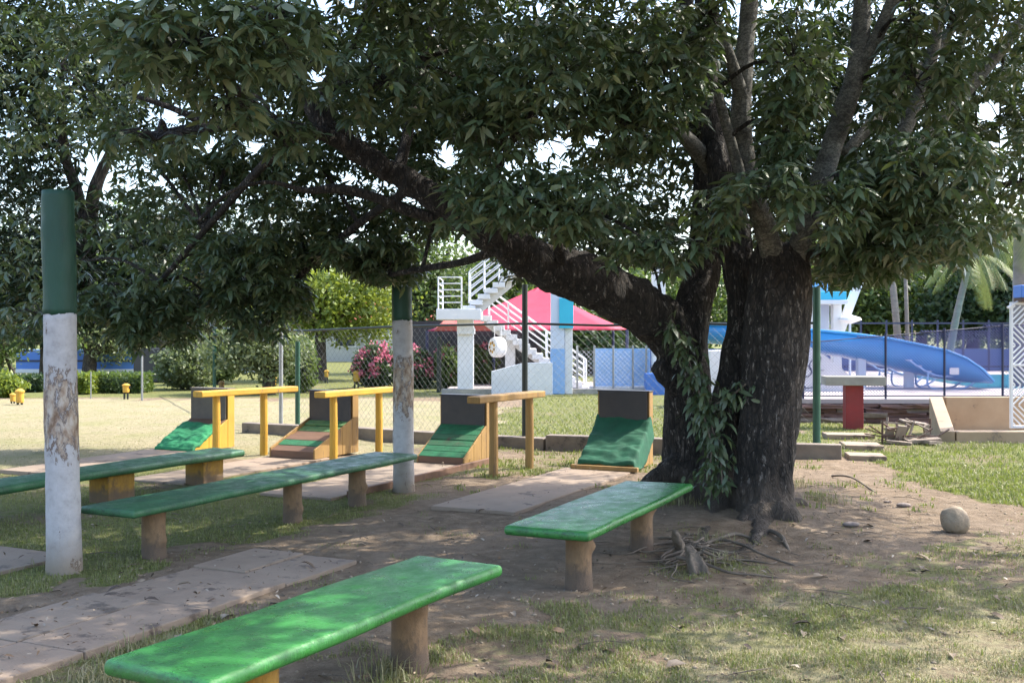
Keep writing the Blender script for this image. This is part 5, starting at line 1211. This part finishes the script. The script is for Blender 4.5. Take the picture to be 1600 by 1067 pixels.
def scrap():
    p = G(1420, 692); o = thing('scrap_frame', p, 'collapsed rusty frame with loose boards left of the tan basin', 'scrap'); rng = random.Random(8)
    bars = [((-.42,-.1,0),(-.40,-.05,.34)), ((-.3,.1,.02),(-.24,.2,.36)), ((.36,.15,0),(.38,.18,.34)), ((-.42,-.05,.31),(.3,.18,.24)), ((-.42,-.1,.12),(.42,-.05,.10)), ((-.38,.1,.3),(-.1,-.1,.1)), ((-.05,-.1,.05),(.1,.05,.32)), ((-.2,-.12,.06),(-.16,.05,.3)), ((.1,0,.28),(.36,.1,.18)), ((-.1,.25,.3),(.3,.3,.24)), ((.0,-.15,.02),(.3,-.1,.22)), ((-.34,-.12,.2),(-.02,-.06,.26))]
    for a, b in bars:
        mb = MB(); mb.bar(a, b, .03, .022); mb.build('bar', M['rust'] if rng.random() < .5 else M['dry_wood'], o)
    for k in range(16):
        a = Vector((rng.uniform(-.42,.4), rng.uniform(-.2,.3), rng.uniform(0,.22))); d = Vector((rng.uniform(-.3,.3), rng.uniform(-.15,.2), rng.uniform(-.05,.22)))
        b = a + d; b.z = min(max(b.z, .02), .36); mb = MB(); mb.bar(a, b, rng.uniform(.012,.03), .016); mb.build('bar', M['rust'] if rng.random() < .5 else M['dry_wood'], o)
    for c, s, rot in (((-.16,-.1,.14),(.14,.03,.26),(.35,.1,.2)), ((-.28,-.05,.12),(.1,.03,.24),(.3,-.1,-.2)), ((.12,.1,.29),(.46,.12,.025),(.18,.16,.25)), ((.14,-.1,.06),(.5,.24,.05),(.12,-.05,.12)), ((-.06,.0,.18),(.08,.03,.22),(.2,.5,0)), ((-.22,-.22,.03),(.34,.1,.04),(.05,.08,-.4)), ((.26,-.25,.03),(.3,.12,.05),(0,.1,.5)), ((.3,.1,.14),(.10,.03,.26),(.3,-.4,.3))):
        mb = MB(); mb.box((0,0,0), s); b = mb.build('board', M['dry_wood'], o, bevel=.004); b.location = c; b.rotation_euler = rot
scrap()

# ------------------------------------------------------------------ boulder, stump, roots, stones
def rock(name, p, r, m, label, cat, seed, group=None, sub=4, sink=.12):
    bm = bmesh.new(); bmesh.ops.create_icosphere(bm, subdivisions=sub, radius=1)
    for v_ in bm.verts:
        d = v_.co.normalized(); f = 1 + .10*noise.noise(d*1.3 + Vector((seed*3.1, 0, 0))) + .05*noise.noise(d*3 + Vector((0, seed, 0))); v_.co = Vector((d.x*r[0], d.y*r[1], d.z*r[2]))*f
        v_.co.z = max(v_.co.z, -r[2]*.86)
    me = bpy.data.meshes.new(name); bm.to_mesh(me); bm.free(); me.polygons.foreach_set('use_smooth', [True]*len(me.polygons))
    o = link(name, me, m); o.location = (p.x, p.y, float(gz(np.array(p.x), np.array(p.y))) + r[2]*(.86 - sink)); return tag(o, label, cat, group)
b_ = rock('boulder', G(1492, 830), (.115, .11, .115), M['boulder'], 'round pale boulder lying on the bare soil at right', 'boulder', 1, sink=.03); b_.rotation_euler = (0, .25, .3)
for i, (px, py, s, lab) in enumerate(((1330,828,.07,'flat grey stone between the trunk and the boulder'),(1412,792,.07,'flat pale stone behind the boulder'),(1387,785,.04,'small pale stone near the trunk side'),(862,688,.15,'dark stone on the kerb behind the ochre rail'))):
    rock('flat_stone', G(px, py), (s, s*.7, s*.3), M['stone_grey'], lab, 'stone', 5 + i, 'flat stones on the soil', 2)
def roots():
    o = thing('root_stump', G(1085, 893), 'gnarled root stump with spreading roots in front of the trunk', 'stump'); OL = -Vector(o.location); rng = random.Random(6)
    mb = MB(); mb.tube([(0.03,-.03,-.05), (.02,-.02,.03), (.0,.03,.09), (-.02,.10,.13), (-.02,.18,.12)], [.075, .055, .04, .03, .018], 16, jit=.8, seed=2)
    mb2 = MB(); mb2.tube([(-.01,.55,-.05), (-.02,.52,.07), (-.05,.46,.14), (-.07,.42,.20)], [.06, .05, .035, .02], 12, jit=.6, seed=5)
    link('stump', fuse('stump', [mb], .008, .018, 22), M['root'], o); link('root_knee', fuse('root_knee', [mb2], .008, .016, 22), M['root'], o)
    for k in range(44):
        px, py = 1088 + rng.gauss(0, 14), 868 + rng.gauss(0, 12); a = rng.uniform(-.5, 3.6); L = rng.uniform(.25, .8); r0 = rng.uniform(.004, .014)
        b0 = G(px, py)+OL; p = []
        for i in range(5):
            t = i/4; a2 = a + rng.uniform(-.5, .5)*t; p.append(b0 + Vector((math.cos(a2)*L*t, -math.sin(a2)*L*t*.9 + .25*t*(k % 3 == 0), rng.uniform(.0, .05)*(1-t) + .035*(1-t) - .012*t)))
        p, rr = spl(p, [r0*(1 - .17*i) for i in range(5)], 5); m_ = MB(); m_.tube(p, rr, 7, jit=.5, seed=k); m_.build('root', M['root'], o, smooth=True)
    for path, r in (([(1090,862),(1120,852),(1160,858),(1190,872),(1245,880)], .014), ([(1085,860),(1050,850),(1010,838)], .013), ([(1180,845),(1200,838),(1222,846),(1235,862)], .022), ([(1110,850),(1150,843),(1195,846)], .017), ([(1300,745),(1330,752),(1370,768)], .012)):
        p = [G(*q)+OL + Vector((0, 0, .035*abs(math.sin(i*1.9)) + .012)) for i, q in enumerate(path)]; p[-1].z = -.02
        p, rr = spl(p, [r*(1 - .6*i/len(path)) for i in range(len(path))], 6); m_ = MB(); m_.tube(p, rr, 8, jit=.5, seed=r*900); m_.build('root', M['root'], o, smooth=True)
roots()

# ------------------------------------------------------------------ grass, litter
def blades(name, P, h, w, m, label, rng, lean=.5):
    n = len(P); a = rng.uniform(0, 2*np.pi, n); hh = h*rng.uniform(.5, 1.3, n); l = rng.uniform(0, lean, n)
    side = np.stack([-np.sin(a), np.cos(a), np.zeros(n)], 1)*(w*rng.uniform(.7, 1.3, n))[:, None]
    mid = P + np.stack([np.cos(a)*l*hh*.35, np.sin(a)*l*hh*.35, hh*.6], 1); tip = P + np.stack([np.cos(a)*l*hh*1.1, np.sin(a)*l*hh*1.1, hh*(1 - l*.35)], 1)
    V = np.stack([P - side, P + side, mid - side*.7, mid + side*.7, tip], 1); T = np.array([(0,1,3), (0,3,2), (2,3,4)])[None] + (np.arange(n)*5)[:, None, None]
    return tag(link(name, np_mesh(name, V.reshape(-1, 3), T.reshape(-1, 3)), m), label, 'grass', kind='stuff')
def clear_of(x, y, z=.0):
    v = x*UY - y*UX; u = x*UX + y*UY; k = np.ones_like(x, bool)
    for v0, v1, u0, u1 in ((-5.1,-4.2,2.4,6.45), (-4.88,-4.02,8.7,11.95), (-6.82,-5.96,8.7,11.6), (-8.8,-7.95,8.9,11.6), (-10.7,-9.9,8.9,11.35), (-6.95,-6.15,3.6,5.75)):
        k &= ~((v > v0 - .01) & (v < v1 + .01) & (u > u0 - .01) & (u < u1 + .01))
    for v0, u0 in ((-10.27,11.34), (-8.33,11.5), (-6.36,11.58), (-4.4,11.95)): k &= ~((np.abs(v - v0) < .36) & (u > u0) & (u < u0 + .8))
    k &= ~((x > 6.3) & (y > 15.9) & (y < 19.7)) & ~((x > 3.1) & (y > 19.3))
    return k
def scatter(n, x0, x1, y0, y1, rng, which, power=1.0):
    # even in the picture: more blades near the camera
    t = rng.uniform(0, 1, n); y = 1/(1/y0 + (1/y1 - 1/y0)*t) if power else rng.uniform(y0, y1, n)
    x = rng.uniform(x0, x1, n)*(y if power else 1); g, d = zone(x, y); val = g if which == 'g' else d
    k = (val*.95 + (vnoise(x, y, .22, 12) - .5)*.9 > rng.uniform(.15, .75, n)) & clear_of(x, y)
    x, y = x[k], y[k]; return np.stack([x, y, gz(x, y) - .004], 1)
r3 = np.random.default_rng(21)
blades('green_grass', scatter(210000, -.55, .55, 4.2, 22, r3, 'g'), .036, .0026, M['grass_green'], 'short green turf blades growing in patches between lanes and benches', r3, .9)
blades('dry_grass', scatter(260000, -.55, .55, 4.2, 13, r3, 'd'), .026, .0022, M['grass_dry'], 'dry straw coloured grass blades on the soil at lower right', r3, 1.2)
blades('dry_lawn_grass', scatter(45000, -.6, .12, 12.5, 26, r3, 'd'), .018, .0028, M['grass_dry'], 'pale dry lawn blades behind the ramps', r3, 1.2)
blades('lawn_grass', scatter(90000, -.05, .55, 9.5, 29, r3, 'g'), .05, .0065, M['grass_green'], 'bright green lawn blades behind the kerb and right of the tree', r3, .8)
# taller tufts
def tufts():
    P = []
    for px, py, n, s in ((600,1050,150,.09),(300,1052,260,.16),(150,1062,200,.14),(250,1010,120,.10),(1125,880,90,.07),(1060,800,160,.12),(1290,790,120,.10),(1110,850,80,.06),(1240,760,90,.1),(1310,700,80,.07),(1316,712,60,.06),(1490,700,90,.12),(1540,700,90,.12),(1400,705,70,.1),(1300,655,120,.2),(1260,655,120,.2),(1370,655,90,.15),(350,905,60,.1),(40,880,120,.14)):
        c = G(px, py); q = r3.normal(0, s, (n, 2)); x, y = c.x + q[:, 0], c.y + q[:, 1]; k = clear_of(x, y); P.append(np.stack([x, y, gz(x, y)], 1)[k])
    blades('tall_grass', np.concatenate(P), .10, .003, M['grass_dry'], 'taller grass tufts around lanes, kerb and roots', r3, 1.1)
tufts()
def litter():
    n = 9500; t = r3.uniform(0, 1, n); y = 1/(1/4.2 + (1/16 - 1/4.2)*t); x = r3.uniform(-.52, .55, n)*y; v = x*UY - y*UX
    k = (vnoise(x, y, .7, 14) > .38) & ((x > -1.5) | (r3.uniform(0, 1, n) < .55)) & (((x-2)/5.2)**2 + ((y-8.5)/6)**2 < 1.3); x, y = x[k], y[k]
    z = gz(x, y) + np.where(clear_of(x, y), .006, .058); P = np.stack([x, y, z], 1)
    b, r, s, t = whorl_leaves(P, 1, .045, (-.25, .25), r3); s = s*r3.uniform(.35, 1.25, len(s))
    tag(link('leaf_litter', leaves_mesh('leaf_litter', b, r, s, t), M['litter']), 'scattered small dry leaves and chips on the soil', 'leaf litter', kind='stuff')
    V, T = [], []; ico = bmesh.new(); bmesh.ops.create_icosphere(ico, subdivisions=1, radius=1); iv = np.array([v_.co[:] for v_ in ico.verts]); it = np.array([[v_.index for v_ in f.verts] for f in ico.faces]); ico.free()
    n = 2600; t = r3.uniform(0, 1, n); y = 1/(1/4.2 + (1/14 - 1/4.2)*t); x = r3.uniform(-.52, .55, n)*y; k = clear_of(x, y) & (vnoise(x, y, .6, 19) > .35); x, y = x[k], y[k]; sz = .004 + .012*r3.uniform(0, 1, len(x))**3
    PV = iv[None]*(sz[:, None, None]*r3.uniform(.6, 1.3, (len(x), 1, 3))*np.array([1, 1, .6])) + np.stack([x, y, gz(x, y) + sz*.2], 1)[:, None]
    tag(link('pebbles', np_mesh('pebbles', PV, it[None] + (np.arange(len(x))*len(iv))[:, None, None]), M['boulder']), 'small pebbles and crumbs of soil on the bare ground', 'pebbles', kind='stuff')
    # larger fallen leaves one can pick out
    me = np_mesh('fallen_leaf', leaf_template(.25, .12, .22)[0], LT[0][1], True); me.materials.append(M['litter'])
    spots = [(1270,975),(1255,985),(1440,885),(1455,892),(1510,862),(1505,885),(1430,870),(1590,868),(1570,875),(1350,828),(1365,850),(1270,905),(1240,800),(1150,955),(1060,975),(1160,1005),(860,985),(700,925),(735,985),(760,880),(470,890),(300,925),(225,950),(190,930),(100,925),(50,990),(30,945),(345,965),(280,990),(255,985),(420,945),(1320,1000),(1250,1040),(1490,1030),(1545,960),(1380,940),(870,1040),(900,1010),(760,1030),(800,960),(560,850),(620,820),(680,810),(745,800),(1300,880),(1290,940),(1040,1040),(960,1020),(980,940),(1120,940)]
    for px, py in spots:
        q = G(px, py); on = bool(clear_of(np.array([q.x]), np.array([q.y]))[0]); o = bpy.data.objects.new('fallen_leaf', me); C.objects.link(o)
        s = random.uniform(.065, .125); o.scale = (s, s, s); o.location = (q.x, q.y, float(gz(np.array(q.x), np.array(q.y))) + (.012 if on else .066)); o.rotation_euler = (random.uniform(-.3,.3), random.uniform(-.3,.2), random.uniform(0, 6.28))
        tag(o, 'curled dry fallen leaf lying on the ground under the tree', 'fallen leaf', 'fallen leaves under the tree')
    mb = MB()
    for i in range(130):
        y = random.uniform(4.3, 12); x = random.uniform(-.4, .5)*y
        if not clear_of(np.array([x]), np.array([y]))[0]: continue
        a = random.uniform(0, 6.28); L = random.uniform(.06, .3); z = float(gz(np.array(x), np.array(y))) + .012; c, s = math.cos(a), math.sin(a)
        mb.tube([(x,y,z), (x+c*L*.5 - s*.02, y+s*L*.5 + c*.02, z+.012), (x+c*L, y+s*L, z)], [.004, .0035, .002], 4)
    tag(mb.build('fallen_twigs', M['root']), 'thin dry twigs strewn over the soil', 'twigs', kind='stuff')
litter()
